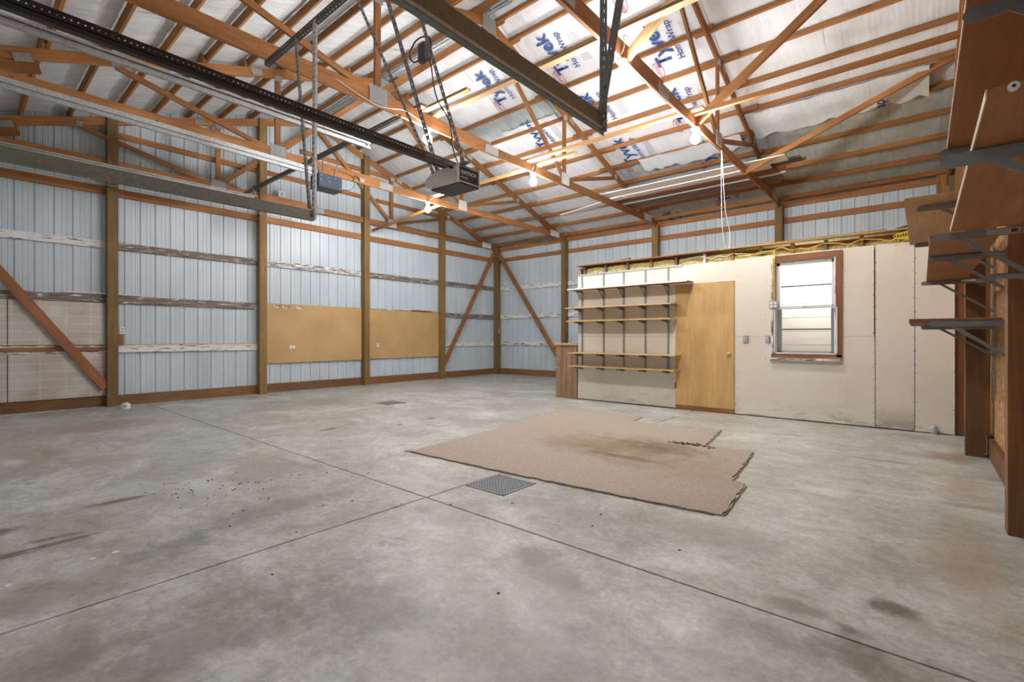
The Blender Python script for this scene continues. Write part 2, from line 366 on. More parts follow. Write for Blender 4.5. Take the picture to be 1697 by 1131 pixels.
# ------------------------------------------------------------------ floor
fl = empty('floor', (-5.2, 5.5, 0), kind='structure')
b = MB(); b.box(-10.95, .7, -1.05, 12.05, -.25, -.03); b.done('floor_base', M['joint'], fl)
xs = [(-10.95, -6.694), (-6.689, -2.838), (-2.826, .7)]; ys = [(-1.05, 2.314), (2.326, 5.217), (5.222, 12.05)]
for i, (x0, x1) in enumerate(xs):
    for j, (y0, y1) in enumerate(ys): box('concrete_slab', x0, x1, y0, y1, -.1, 0, M['concrete'], fl, bev=.0015)
b = MB(); b.quad((-60,-60,-.27), (60,-60,-.27), (60,60,-.27), (-60,60,-.27)); g_ = b.done('ground', mat('outside_gravel', (.28,.26,.23), .9)); props(g_, kind='structure')

# ------------------------------------------------------------------ ribbed sheets
def ribbed(name, length, height, m, parent, origin, ux, uz, un, top=None):
    """steel panel: ribs stand out along un (away from the room); top(s) gives height at s"""
    prof = []; s = 0.0; P = .2286
    while s < length - 1e-6:
        for ds, dn in ((0,0), (.062,0), (.066,.004), (.078,.004), (.082,0), (.124,0), (.128,.004), (.140,.004), (.144,0), (.188,0), (.197,.02), (.214,.02), (.2235,0)):
            if s+ds <= length: prof.append((s+ds, dn))
        s += P
    prof.append((length, 0)); bm = bmesh.new(); A = []; B_ = []
    for (s, dn) in prof:
        h = top(s) if top else height
        A.append(bm.verts.new(Vector(ux)*s + Vector(un)*dn)); B_.append(bm.verts.new(Vector(ux)*s + Vector(un)*dn + Vector(uz)*h))
    for k in range(len(A)-1): bm.faces.new((A[k], A[k+1], B_[k+1], B_[k]))
    me = bpy.data.meshes.new(name); bm.to_mesh(me); bm.free(); return mesh_obj(name, me, m, parent, origin)
wl = empty('wall_left', (SHA, 5.5, 0), kind='structure')
PW = .9144
y = -.94
while y < 11.94:
    L_ = min(PW, 11.94 - y)
    ribbed('metal_panel', L_, 4, M['metal'], wl, (SHA, y, .02), (0,1,0), (0,0,1), (-1,0,0), top=lambda s, y=y: R(y+s)+.10)
    y += PW
wb = empty('wall_back', (-5.2, SHB, 0), kind='structure')
x = -10.835
while x < .56:
    L_ = min(PW, .56 - x); ribbed('metal_panel', L_, R(11.94)+.10, M['metal'], wb, (x, SHB, .02), (1,0,0), (0,0,1), (0,1,0)); x += PW
wr = empty('wall_right', (SHC, 5.5, 0), kind='structure')
y = -.94
k = 0
while y < 11.9:
    y1 = min(y+1.22, 11.94)
    box('osb_sheet', .545, .557, y+.002, y1-.002, .16, 1.62, M['osb'], wr, bev=0)
    box('osb_sheet', .545, .557, y+.002, y1-.002, 1.625, 2.85, M['osb'], wr, bev=0)
    b = MB(); a0, a1 = R(y)+.05, R(y1)+.05
    pts = [(.545,y+.002,2.855), (.545,y1-.002,2.855), (.545,y1-.002,a1)] + ([(.545,RIDGE_Y,R(RIDGE_Y)+.05)] if y < RIDGE_Y < y1 else []) + [(.545,y+.002,a0)]
    f = b.bm.faces.new([b.bm.verts.new(p) for p in pts]); r = bmesh.ops.extrude_face_region(b.bm, geom=[f])
    for v in [v for v in r['geom'] if isinstance(v, bmesh.types.BMVert)]: v.co.x += .012
    b.done('osb_sheet', M['osb'], wr)
    y = y1
box('sill_plank', .505, .545, -.8, 11.9, .0, .2, M['treated_dark'], wr)
# front wall (behind the camera): steel with closed overhead doors and an unseen open entry added for fill daylight
wf = empty('wall_front', (-5.2, SHD, 0), kind='structure')
ZT = R(SHD)+.115
def fpanel(x0, x1, z0, z1):
    x = x0
    while x < x1-.01:
        L_ = min(PW, x1-x); ribbed('metal_panel', L_, z1-z0, M['metal'], wf, (x, SHD, z0), (1,0,0), (0,0,1), (0,-1,0)); x += PW
fpanel(-10.835, -9.45, .02, ZT); fpanel(-9.45, -5.85, 3.45, ZT); fpanel(-5.85, -4.05, .02, ZT); fpanel(-4.05, -1.35, 2.15, ZT); fpanel(-1.35, -.85, .02, ZT); fpanel(-.85, .15, 2.15, ZT); fpanel(.15, .56, .02, ZT)
for nm, x0, x1, zt, n in (('door_2', -9.45, -5.85, 3.45, 6), ('door_3', -4.05, -1.35, 2.15, 4)):
    d_ = empty(nm, ((x0+x1)/2, -.86, 0), kind='structure')
    for i in range(n): box('door_panel', x0, x1, -.90, -.86, .01+i*zt/n, .005+(i+1)*zt/n, M['white'], d_)

# ------------------------------------------------------------------ girts
def girts_y(zt, zb, mats, parent=wl, x0=-10.83, x1=-10.79, segs=None, name='girt'):
    segs = segs or [(-.9,1.82), (1.82,4.33), (4.33,6.84), (6.84,9.36), (9.36,11.8)]
    for (a, b2), mm in zip(segs, mats): 
        dz = random.uniform(-.006,.006)
        o = box(name, x0, x1, a+.002, b2-.002, zb+dz, zt+dz, M[mm], parent)
        if mm == 'peel_white': o['label'] = 'old plank with peeling white paint'
        if mm in ('peel_dark', 'peel_mid'): o['label'] = 'weathered grey plank with paint flakes'
girts_y(3.83, 3.69, ['fir']*5)
girts_y(2.885, 2.755, ['peel_white','peel_dark','peel_mid','peel_dark','peel_dark'])
girts_y(1.945, 1.81, ['peel_dark','peel_dark','peel_dark','peel_dark','peel_dark'])
girts_y(1.075, .935, ['peel_mid','peel_white','peel_white','peel_white','peel_white'])
girts_y(.19, .0, ['treated_dark','skirt','skirt','skirt','skirt'], name='skirt_board')
girts_y(4.83, 4.73, ['fir']*3, segs=[(1.9,4.3),(7.2,9.3),(4.4,6.8)])
girts_y(5.52, 5.42, ['fir']*1, segs=[(5.2,7.7)])
def girts_x(zt, zb, mats, name='girt'):
    for (a, b2), mm in zip([(-10.8,-8.03), (-8.03,-5.21), (-5.21,-2.39), (-2.39,.5)], mats):
        o = box(name, a+.002, b2-.002, 11.895, 11.935, zb, zt, M[mm], wb)
        if mm == 'peel_white': o['label'] = 'old plank with peeling white paint'
girts_x(4.19, 4.06, ['fir']*4); girts_x(3.83, 3.71, ['fir']*4)
girts_x(2.88, 2.75, ['peel_white']*4); girts_x(1.95, 1.82, ['peel_white']*4); girts_x(1.08, .95, ['peel_white']*4)
girts_x(.19, 0, ['skirt']*4, name='skirt_board')

# ------------------------------------------------------------------ posts
def post(x0, x1, y0, y1, z1, m, label):
    o = box('wooden_post', x0, x1, y0, y1, 0, z1, m); props(o, label, 'post', 'pole barn posts'); return o
post(XA-.14, XA, 1.75, 1.90, R(1.82)-.02, M['treated'], 'treated post on the left metal wall with a white tub at its foot')
post(XA-.14, XA, 4.25, 4.40, R(4.33)-.02, M['treated'], 'brown treated post at the left end of the wider pegboard')
post(XA-.14, XA, 6.76, 6.91, R(6.84)-.02, M['treated'], 'brown treated post standing between the two pegboards')
post(XA-.14, XA, 9.30, 9.45, R(9.36)-.02, M['treated'], 'greenish brown treated post at the right end of the narrower pegboard')
post(XA-.14, XA+.01, 11.70, 11.85, 4.12, M['treated'], 'corner post where the two diagonal braces meet at the top')
post(-8.13, -7.98, YB, YB+.14, 4.09, M['treated'], 'treated eave wall post rising behind the small plank cabinet')
post(-5.29, -5.14, YB, YB+.14, 4.09, M['treated'], 'eave wall post showing above the partition over the shelf rack')
post(-2.46, -2.31, YB, YB+.14, 4.09, M['treated'], 'eave wall post showing above the partition near the window')
post(.36, .50, 11.60, 11.75, 4.2, M['treated'], 'corner post showing behind the upper wall shelf at right')
post(.20, .34, 11.62, 11.66, 4.15, M['fir'], 'orange nail-marked board standing at the far right corner')
post(.36, .50, 9.15, 9.30, R(9.2)-.02, M['treated_dark'], 'tall brown post behind the top wall shelf at right')
post(.335, .485, 6.70, 6.85, 2.3, M['treated_dark'], 'brown end wall post standing beside the drywall partition end')
post(.395, .545, 4.17, 4.31, 2.9, M['treated_dark'], 'nearest dark brown post at the right edge under the shelf brackets')
o = box('wooden_stud', .50, .535, 6.93, 6.98, .2, 2.6, M['fir_pale']); props(o, 'pale narrow stud between the end wall post and the strand board', 'stud')
o = box('wooden_stud', .445, .545, 4.62, 4.66, .9, 2.4, M['fir']); props(o, 'short stud carrying the nearer shelf standard beside the nearest dark post', 'stud')
o = box('wooden_stud', .306, .40, 8.02, 8.06, 0, 2.45, M['fir_red']); props(o, 'reddish stud closing the right end of the drywall partition', 'stud')

# ------------------------------------------------------------------ roof: purlins, wrap, steel
ce = empty('ceiling', (-5.2, 5.5, 6.3), kind='structure')
slope_r = Vector((0, 3, -1)).normalized(); nrm_r = Vector((0, 1, 3)).normalized()
slope_l = Vector((0, -3, -1)).normalized(); nrm_l = Vector((0, -1, 3)).normalized()
BAYS = [(-10.83, -8.05), (-8.05, -5.22), (-5.22, -2.40), (-2.40, .56)]
PR = [5.68, 6.05, 6.64, 7.23, 7.82, 8.39, 8.97, 9.54, 10.12, 10.70, 11.22, 11.72]
PL = [5.32, 4.72, 4.15, 3.58, 3.01, 2.43, 1.87, 1.31, .74, .17, -.4, -.8]
for lst, sgn in ((PR, 1), (PL, -1)):
    n_ = nrm_r if sgn > 0 else nrm_l
    for i, yy in enumerate(lst):
        for j, (x0, x1) in enumerate(BAYS):
            dy = .021 if (j % 2) else -.021
            ext0 = random.uniform(.05,.38) if j else 0; ext1 = random.uniform(.05,.38) if j < 3 else 0
            cpt = Vector((0, yy+dy, R(yy+dy))) + n_*.045
            board('purlin', (x0-ext0, cpt.y, cpt.z), (x1+ext1, cpt.y, cpt.z), .038, .089, M['fir'], ce, up=n_)
# steel roof
for sgn in (1, -1):
    n_ = nrm_r if sgn > 0 else nrm_l; sl = slope_r if sgn > 0 else slope_l
    o0 = Vector((-10.95, RIDGE_Y, RIDGE_Z)) + n_*.125
    Ln = 6.9
    x = 0
    while x < 11.6:
        ribbed('roof_sheet', min(PW, 11.6-x), Ln, M['roofmetal'], ce, o0 + Vector((x,0,0)), (1,0,0), tuple(sl), tuple(n_)); x += PW
b = MB(); b.box(-10.9,.6,RIDGE_Y-.16,RIDGE_Y+.16,RIDGE_Z+.16,RIDGE_Z+.17); b.done('ridge_cap', M['galv'], ce)
b = MB(); 
for yy in (RIDGE_Y-.05, RIDGE_Y+.05): b.box(-10.8,.5,yy-.02,yy+.02,RIDGE_Z+.085,RIDGE_Z+.09)
b.done('ridge_foil', M['galv'], ce)
def wrap_sheet(x0, x1, y0, y1, m, off=.112, sag=.022, holes=(), nx=None, crinkle=.004, seed=0, parent=ce, name='wrap_sheet', ragged=0, props_=None):
    """sheet on the purlin tops, sagging between them"""
    rnd = random.Random(seed); sgn = 1 if (y0+y1)/2 > RIDGE_Y else -1
    n_ = nrm_r if sgn > 0 else nrm_l; lst = PR if sgn > 0 else PL
    nx = nx or max(2, int((x1-x0)/.11)); ny = max(2, int(abs(y1-y0)/.085)); bm = bmesh.new(); G = []
    ph = [rnd.uniform(0,6.28) for _ in range(6)]
    for i in range(nx+1):
        row = []
        for j in range(ny+1):
            x = x0 + (x1-x0)*i/nx; y = y0 + (y1-y0)*j/ny
            if ragged and j in (0, ny): y += rnd.uniform(-ragged, ragged) * (1 if j == ny else .3)
            dmin = min(abs(y-q) for q in lst); s_ = min(1, dmin/.28)
            h = off - sag*s_*(.6+.4*math.sin(x*2.3+ph[0]+y)) + crinkle*(math.sin(x*17+ph[1]+y*2)+.6*math.sin(x*31+ph[2]-y*3)) + rnd.uniform(-1,1)*crinkle*.7
            p = Vector((x, y, R(y))) + n_*h; row.append(bm.verts.new(p - Vector(((x0+x1)/2, (y0+y1)/2, R((y0+y1)/2)))))
        G.append(row)
    for i in range(nx):
        for j in range(ny):
            xc = x0+(x1-x0)*(i+.5)/nx; yc = y0+(y1-y0)*(j+.5)/ny
            if any(a < xc < b2 and c_ < yc < d_ for a, b2, c_, d_ in holes): continue
            bm.faces.new((G[i][j], G[i+1][j], G[i+1][j+1], G[i][j+1]))
    me = bpy.data.meshes.new(name); bm.to_mesh(me); bm.free()
    for p in me.polygons: p.use_smooth = True
    return mesh_obj(name, me, m, parent, ((x0+x1)/2, (y0+y1)/2, R((y0+y1)/2)))
xx = [-10.83, -9.6, -8.3, -7.0, -5.6, -4.2, -2.8, -1.4, .55]
for i in range(len(xx)-1):   # left slope, fibre sheets
    wrap_sheet(xx[i], xx[i+1]+.02, -.95, RIDGE_Y-.06, M['wrap_fibre'], seed=i, off=.113+.001*(i%2), sag=.018)
for i, (a, b2) in enumerate([(-10.83,-9.5), (-9.5,-8.1), (-8.1,-7.6)]): wrap_sheet(a, b2+.02, RIDGE_Y+.06, 11.9, M['wrap_fibre'], seed=20+i, off=.113+.001*(i%2), sag=.018)
HOLE = [(-7.6,-5.35,7.33,7.78)]
cols = [(-7.6,-6.5), (-6.5,-5.3), (-5.3,-4.0), (-4.0,-2.55), (-2.55,-1.1), (-1.1,.55)]
for i, (a, b2) in enumerate(cols):
    wrap_sheet(a, b2+.03, RIDGE_Y+.06, 9.62, M['wrap'], seed=30+i, off=.112+.0012*(i%2), holes=HOLE, crinkle=.003 if i < 5 else .009)
    wrap_sheet(a, b2+.03, 9.58 if i < 2 else 9.70, 11.9, M['wrap_old'] if i > 1 else M['wrap'], seed=50+i, off=.105+.0012*(i%2), crinkle=.004 if i < 5 else .009)
# torn flaps hanging under the purlins
f1 = wrap_sheet(-2.32, .08, 9.02, 9.62, M['wrap'], off=-.02, sag=.03, seed=71, ragged=.05, crinkle=.006, name='torn_wrap_flap'); f1['label'] = 'torn white wrap flap hanging below a purlin'
f2 = wrap_sheet(-4.55, -2.55, 9.42, 9.80, M['wrap'], off=-.015, sag=.03, seed=72, ragged=.05, crinkle=.006, name='torn_wrap_flap'); f2['label'] = 'torn white wrap flap with a ragged lower edge'
f3 = wrap_sheet(-6.9, -5.5, 7.70, 7.86, M['wrap'], off=.085, sag=.03, seed=73, ragged=.06, crinkle=.006, name='torn_wrap_flap')
# printing on the wrap
rotT = Matrix(((0,-1,0), (-math.cos(TH),0,-math.sin(TH)), (math.sin(TH),0,-math.cos(TH))))
T1 = text_mesh('Tyvek', .34, .009); T2 = text_mesh('HomeWrap', .155, .002); T3 = text_mesh('DUPONT', .085, .001); T4 = text_mesh('A', .1)
bm = bmesh.new()
for rr, ss in ((1.0, .93),):
    V1 = [bm.verts.new((.185*math.cos(t), .085*math.sin(t), 0)) for t in [k*math.pi/14 for k in range(28)]]
    V2 = [bm.verts.new((.176*math.cos(t), .076*math.sin(t), 0)) for t in [k*math.pi/14 for k in range(28)]]
    for k in range(28): bm.faces.new((V1[k], V1[(k+1)%28], V2[(k+1)%28], V2[k]))
OVAL = bpy.data.meshes.new('oval'); bm.to_mesh(OVAL); bm.free()
bm = bmesh.new()
for r_ in range(9):
    u = -.30
    while u < .28:
        l_ = random.uniform(.02,.06)
        q = [bm.verts.new((u, -.018*r_, 0)), bm.verts.new((u+l_, -.018*r_, 0)), bm.verts.new((u+l_, -.018*r_-.005, 0)), bm.verts.new((u, -.018*r_-.005, 0))]; bm.faces.new(q); u += l_+.012
FINE = bpy.data.meshes.new('fine_print'); bm.to_mesh(FINE); bm.free()
def put(me, m, x, y, name, off=.085):
    p = Vector((x, y, R(y))) + nrm_r*off
    o = mesh_obj(name, me, m, ce, p, rotT); return o
def logo(x, yT, off=.080):
    """x = centre of big word, yT = position of its first letter (nearest the eave)"""
    put(T1, M['blue_print'], x, yT-.42, 'printed_word', off)
    put(T2, M['blue_print'], x+.26, yT-.40, 'printed_word', off)
    put(OVAL, M['red_print'], x-.17, yT+.03, 'printed_oval', off); put(T3, M['red_print'], x-.17, yT+.03, 'printed_word', off)
    put(FINE, M['grey_print'], x+.42, yT-.38, 'printed_small_text', off)
for yT in (7.02, 8.34, 9.62): logo(-4.75, yT)
logo(-4.86, 12.35, .075)
for x_, yT in ((-3.17,6.27), (-3.16,7.6), (-3.33,8.88)): logo(x_, yT)
logo(-3.32, 10.28, .075); logo(-3.4, 11.55, .075)
logo(-6.25, 8.45, .080); logo(-6.25, 7.1, .080)
put(text_mesh('ap', .2, .004), M['blue_print'], -.50, 9.50, 'printed_word', -.07)

# ------------------------------------------------------------------ trusses
PLM = {}
def plate_mesh(w, h):
    k = (w, h)
    if k not in PLM:
        bm = bmesh.new(); n = max(4, int(w/.024)); A = []
        for i in range(2*n+1):
            u = -w/2 + w*i/(2*n); d = .0 if i % 2 else .011
            A.append((bm.verts.new((d, u, -h/2)), bm.verts.new((d, u, h/2))))
        for p, q in zip(A, A[1:]): bm.faces.new((p[0], q[0], q[1], p[1]))
        me = bpy.data.meshes.new('plate'); bm.to_mesh(me); bm.free(); PLM[k] = me
    return PLM[k]
def truss(x, label, fh=.14, front=True, posts_behind=False):
    """x = face turned to the camera side"""
    xc = x - .02; t = empty('roof_truss', (xc, RIDGE_Y, 4.10), label, 'truss', 'roof trusses')
    zb = 4.10 + fh/2; w = .038
    board('bottom_chord', (xc, -.75, 4.10+.092), (xc, 5.56, 4.10+.092), w, .184, M['fir'], t, up=(0,0,1))
    board('bottom_chord', (xc, 5.562, zb), (xc, 11.80, zb), w, fh, M['fir'], t, up=(0,0,1))
    dpt = .14
    for sg in (1, -1):
        n_ = nrm_r if sg > 0 else nrm_l
        a = Vector((xc, RIDGE_Y, RIDGE_Z-.004)) - n_*(dpt/2); bb = Vector((xc, RIDGE_Y+sg*6.42, R(RIDGE_Y+sg*6.42)-.004)) - n_*(dpt/2)
        board('top_chord', a, bb, .0365, dpt, M['fir'], t, up=n_)
    ww, wh = .036, .088
    def web(a, b2, hh=wh): board('web', (xc, *a), (xc, *b2), ww, hh, M['fir'], t, up=(0,0,1) if abs(a[0]-b2[0]) > .01 else (0,1,0))
    for yn, sg in ((3.48,-1), (7.62,1)):
        web((yn, 4.24), (yn, R(yn)-.16)); web((yn-sg*.03, 4.27), (RIDGE_Y+sg*.06, 6.05)); web((yn+sg*.12, 4.25), (RIDGE_Y+sg*4.1, R(RIDGE_Y+sg*4.1)-.15), .075)
        for pz, w_, h_ in ((4.24, .30, .23), ):
            mesh_obj('nail_plate', plate_mesh(.26, .22), M['plate'], t, (x+.002, yn, pz-.005))
        pl = mesh_obj('nail_plate', plate_mesh(.12, .10), M['plate'], t, (x+.002, yn, R(yn)-.16))
        pl = mesh_obj('nail_plate', plate_mesh(.09, .09), M['plate'], t, (x+.002, RIDGE_Y+sg*4.1, R(RIDGE_Y+sg*4.1)-.12))
        pl = mesh_obj('nail_plate', plate_mesh(.17, .10), M['plate'], t, (x+.002, RIDGE_Y+sg*2.35, R(RIDGE_Y+sg*2.35)-.075), Matrix.Rotation(-sg*TH, 3, 'X'))
        pl = mesh_obj('nail_plate', plate_mesh(.42, .17), M['plate'], t, (x+.002, RIDGE_Y+sg*5.75, 4.19))
        # heel wedge
        board('heel_block', (xc, RIDGE_Y+sg*5.0, 4.50), (xc, RIDGE_Y+sg*5.5, 4.27), .033, .09, M['fir_red'], t)
    board('scab_block', (xc, -.45, R(-.45)-.235), (xc, .69, R(.69)-.235), .0345, .14, M['fir'], t, up=nrm_l)
    mesh_obj('nail_plate', plate_mesh(.17, .10), M['plate'], t, (x+.002, .55, R(.55)-.13), Matrix.Rotation(TH, 3, 'X'))
    mesh_obj('nail_plate', plate_mesh(.30, .13), M['plate'], t, (x+.002, 5.56, zb))
    mesh_obj('nail_plate', plate_mesh(.30, .25), M['plate'], t, (x+.002, 5.5, 6.13))
    return t
truss(-10.70, 'roof truss fixed flat on the left metal gable wall')
truss(-8.01, 'roof truss second from the left gable wall, with the dark opener before it')
truss(-5.18, 'middle roof truss carrying two lit bulbs near the hanging opener')
truss(-2.36, 'nearest full roof truss with two bulbs and the pale diagonal braces')
truss(.39, 'gable truss on the right end wall behind the shelves')

# lateral boards laid over the bottom chords
def lateral(x0, x1, y, z, m, label, w=.089, h=.038):
    o = board('lateral_brace', (x0, y, z), (x1, y, z), w, h, m); props(o, label, 'board', 'boards laid over the truss chords'); return o
lateral(-5.30, -1.2, 4.40, 4.304, M['fir_pale'], 'pale board on the truss chords crossing behind the nearest tall strap pair')
lateral(-1.15, .5, 4.44, 4.304, M['fir_pale'], 'pale board running from the nearest truss toward the top edge at right')
lateral(-5.20, -4.3, 4.20, 4.304, M['fir_pale'], 'short pale offcut lying on the middle truss beside the long board', .075)
lateral(-10.6, -5.05, 4.10, 4.304, M['fir'], 'long brown board under the perforated bar on the left trusses')
lateral(-5.35, -2.2, 6.48, 4.262, M['fir_pale'], 'long pale board from the middle truss to the nearest truss')
lateral(-5.75, -4.35, 6.73, 4.262, M['fir_pale'], 'short pale board on the middle truss beside the bulb')
lateral(-8.1, -5.15, 6.80, 4.262, M['fir_pale'], 'pale board behind the hanging opener between two trusses')
lateral(-2.45, .40, 6.60, 4.262, M['fir'], 'level brown board from the nearest truss to the right end wall', .06, .06)
def brace(name, a, b2, w, h, m, label, up=(0,0,1)):
    o = board(name, a, b2, w, h, m, up=up); props(o, label, 'brace', 'diagonal braces'); return o
brace('diagonal_brace', (-2.40,9.10,4.11), (.38,9.12,5.16), .038, .09, M['fir'], 'long diagonal brace rising right from the nearest truss heel')
brace('diagonal_brace', (-2.36,6.72,4.20), (-.2,6.72,5.72), .05, .11, M['fir'], 'diagonal brace rising from the truss beside the right bulb')
brace('diagonal_brace', (-2.38,4.66,4.17), (-.9,4.70,5.35), .05, .10, M['fir_pale'], 'lit diagonal brace beside the highest bulb')
brace('diagonal_brace', (-10.63,6.98,3.93), (-8.03,6.98,4.12), .038, .06, M['fir'], 'thin brace from the post between the pegboards to a truss')
# wall braces
brace('diagonal_brace', (-10.70,-.2,3.22), (-10.70,1.745,.33), .04, .14, M['fir_red'], 'diagonal brace crossing the foil boards at far left', up=(0,0,1))
brace('diagonal_brace', (-10.70,11.62,4.0), (-10.70,9.44,.40), .04, .14, M['fir'], 'diagonal brace on the left wall just before the corner')
brace('diagonal_brace', (-10.60,11.73,3.95), (-8.05,11.73,.38), .14, .04, M['fir'], 'diagonal brace on the eave wall just past the corner', up=(0,1,0))

# ------------------------------------------------------------------ perforated steel
def perf_bar(mb, p0, p1, w, t, up, pitch=.05, hole=.02, wh=.012):
    """flat perforated strip with real holes; width along up"""
    p0, p1 = Vector(p0), Vector(p1); d = p1-p0; L_ = d.length; f = frame(d, Vector(up)); c = (p0+p1)/2
    mb.box(-L_/2, L_/2, -t/2, t/2, wh/2, w/2, f, c); mb.box(-L_/2, L_/2, -t/2, t/2, -w/2, -wh/2, f, c)
    n = int(L_/pitch); 
    for i in range(n+1):
        a = -L_/2 + i*pitch; e = min(a+pitch-hole, L_/2)
        if e > a: mb.box(a, e, -t/2, t/2, -wh/2, wh/2, f, c)
def perf_angle(name, p0, p1, w, up, side, m, parent=None, pitch=.05, hole=.022, wh=.014):
    mb = MB(); up = Vector(up).normalized(); side = Vector(side).normalized()
    perf_bar(mb, p0, p1, w, .003, up, pitch, hole, wh)
    p0, p1 = Vector(p0), Vector(p1); o_ = up*(-w/2)+side*(w/2)
    perf_bar(mb, p0+o_, p1+o_, w, .003, side, pitch, hole, wh)
    return mb.done(name, m, parent)
# angle bars under the trusses
o = perf_angle('angle_bar', (-5.22,2.13,4.07), (-2.30,2.13,4.07), .045, (0,0,1), (0,1,0), M['grey_rail'], None, .05, .014, .009); props(o, 'dark angle bar under the middle truss chord', 'bar')
o = perf_angle('angle_bar', (-10.5,3.78,4.07), (-5.12,3.78,4.07), .045, (0,0,1), (0,1,0), M['grey_rail'], None, .04, .016, .012); props(o, 'dark perforated angle bar spanning the left trusses', 'bar')

# ------------------------------------------------------------------ overhead door tracks
def track(name, x, y1, z, h, d, m, label, y0=-.78, lip=1):
    t = empty(name, (x, y1, z), label, 'track', None)
    b = MB(); s = lip
    b.box(x-.002, x+.002, y0, y1, z-h/2, z+h/2)
    b.box(min(x,x+s*d), max(x,x+s*d), y0, y1, z+h/2-.004, z+h/2); b.box(min(x,x+s*d), max(x,x+s*d), y0, y1, z-h/2, z-h/2+.004)
    b.box(x+s*d-.002, x+s*d+.002, y0, y1, z-h/2, z-h/2+h*.26); b.box(x+s*d-.002, x+s*d+.002, y0, y1, z+h/2-h*.22, z+h/2)
    b.done('channel', m, t); return t
t = track('door_track', -5.78, 3.74, 3.83, .085, .035, M['galv'], 'bright galvanised door track ending at the leaning perforated strap', lip=1)
perf_angle('strap', (-5.77,3.72,3.83), (-5.98,3.78,4.08), .035, (0,1,0), (1,0,0), M['galv'], t)
t = track('door_track', -9.52, 3.74, 3.82, .085, .035, M['galv'], 'pale door track with a red tag at its end by the second left wall post')
perf_angle('strap', (-9.52,3.74,3.82), (-9.80,3.78,4.08), .03, (0,1,0), (1,0,0), M['galv'], t)
b = MB(); b.box(-9.55,-9.49,3.72,3.765,3.78,3.85); b.done('red_tag', M['red_tag'], t)
t = track('door_track', -4.15, 2.13, 2.298, .085, .05, M['galv_dull'], 'dull lower door track hung by two perforated straps at left', lip=-1)
perf_angle('strap', (-4.15,2.11,2.28), (-4.15,2.12,4.06), .045, (1,0,0), (0,1,0), M['galv'], t)
perf_angle('strap', (-4.17,2.08,2.36), (-4.52,2.12,4.06), .03, (1,0,0), (0,1,0), M['galv_dull'], t)
t = track('door_track', -1.28, 2.24, 2.34, .09, .03, M['galv_dull'], 'nearest heavy door track ending under two straps at top centre', lip=-1)
perf_angle('strap', (-1.275,2.23,2.28), (-1.275,2.24,4.24), .042, (1,0,0), (0,1,0), M['strap'], t)
perf_angle('strap', (-1.272,2.20,2.36), (-.90,2.20,4.24), .045, (1,0,0), (0,1,0), M['strap'], t)
b = MB(); b.bar((-1.278,-.78,2.303), (-1.278,2.22,2.303), .008, .012); b.done('stiffener', M['galv'], t)
b = MB(); b.cyl((-1.26,2.215,2.33), (-1.245,2.215,2.33), .008, 6); b.cyl((-1.26,2.215,2.38), (-1.245,2.215,2.38), .008, 6); b.done('bolt', M['galv'], t)
o = board('angle_bar', (-1.75,2.24,4.255), (-.3,2.24,4.255), .04, .03, M['grey_rail']); props(o, 'angle bar above the frame carrying the two nearest straps', 'bar')
# thin lift cables beside the tracks
b = MB(); b.tube([(-9.46,-.7,3.76), (-9.46,3.6,3.74)], .003, 5); o = b.done('lift_cable', M['cord_black']); props(o, 'thin dark lift cable running along the far door track', 'cable')
b = MB(); b.tube([(-4.08,-.7,2.21), (-4.08,1.9,2.205)], .002, 5); o = b.done('lift_cable', M['galv']); props(o, 'thin pale lift cable just under the dull left track', 'cable')

# ------------------------------------------------------------------ openers
# opener 1
ox, oy = -2.70, 2.40
t = empty('door_opener', (ox, 2.5, 2.33), 'grey and navy garage door opener hanging at centre with white lettering', 'opener')
def body(name, x0, x1, y0, y1, z0, z1, m, parent, r=.015):
    return mesh_obj(name, bevbox(x1-x0, y1-y0, z1-z0, r), m, parent, ((x0+x1)/2, (y0+y1)/2, (z0+z1)/2))
body('housing', -2.855, -2.553, 2.40, 2.60, 2.338, 2.465, M['navy'], t, .008)
body('base_pan', -2.862, -2.55, 2.392, 2.605, 2.325, 2.338, M['navy_low'], t, .004)
# lens: bulging grey cover on the door side
bm = bmesh.new(); rows = []
for i in range(13):
    u = i/12; x_ = -2.90 + .352*u
    bulge = .055*math.sin(math.pi*min(1, (u*.9+.1)))**.6
    zt_ = 2.463 - .035*(1-u)**4; zb_ = 2.330 + .022*(1-u)**4
    r = []
    for k in range(9):
        v = k/8; r.append(bm.verts.new((x_, 2.395 - bulge*math.sin(math.pi*v)**.5 if 0 < v < 1 else 2.395, zb_+(zt_-zb_)*v)))
    rows.append(r)
for A, B_ in zip(rows, rows[1:]):
    for k in range(8): bm.faces.new((A[k], B_[k], B_[k+1], A[k+1]))
bm.faces.new([bm.verts.new((-2.90, 2.395, 2.358)), bm.verts.new((-2.90, 2.395, 2.40)), bm.verts.new((-2.86, 2.47, 2.44)), bm.verts.new((-2.86, 2.47, 2.34))])
me = bpy.data.meshes.new('lens'); bmesh.ops.recalc_face_normals(bm, faces=bm.faces[:]); bm.to_mesh(me); bm.free()
for p in me.polygons: p.use_smooth = True
mesh_obj('light_lens', me, M['lens'], t)
b = MB(); b.bar((-2.551,2.385,2.328), (-2.551,2.385,2.468), .014, .014, up=(1,0,0)); b.bar((-2.551,2.60,2.328), (-2.551,2.60,2.46), .008, .01, up=(1,0,0)); b.box(-2.556,-2.547,2.39,2.60,2.338,2.344); b.done('edge_trim', M['white'], t)
rotX = Matrix(((0,0,1), (1,0,0), (0,1,0)))     # text on a +x face
mesh_obj('lettering', text_mesh('RAYNOR', .038, .0006), M['print_white'], t, (-2.5495, 2.495, 2.412), rotX)
b = MB()
for q in range(7): b.box(-2.5525,-2.5515,2.412+.010*q,2.419+.010*q,2.372,2.378)
b.done('small_print_line', M['print_white'], t)
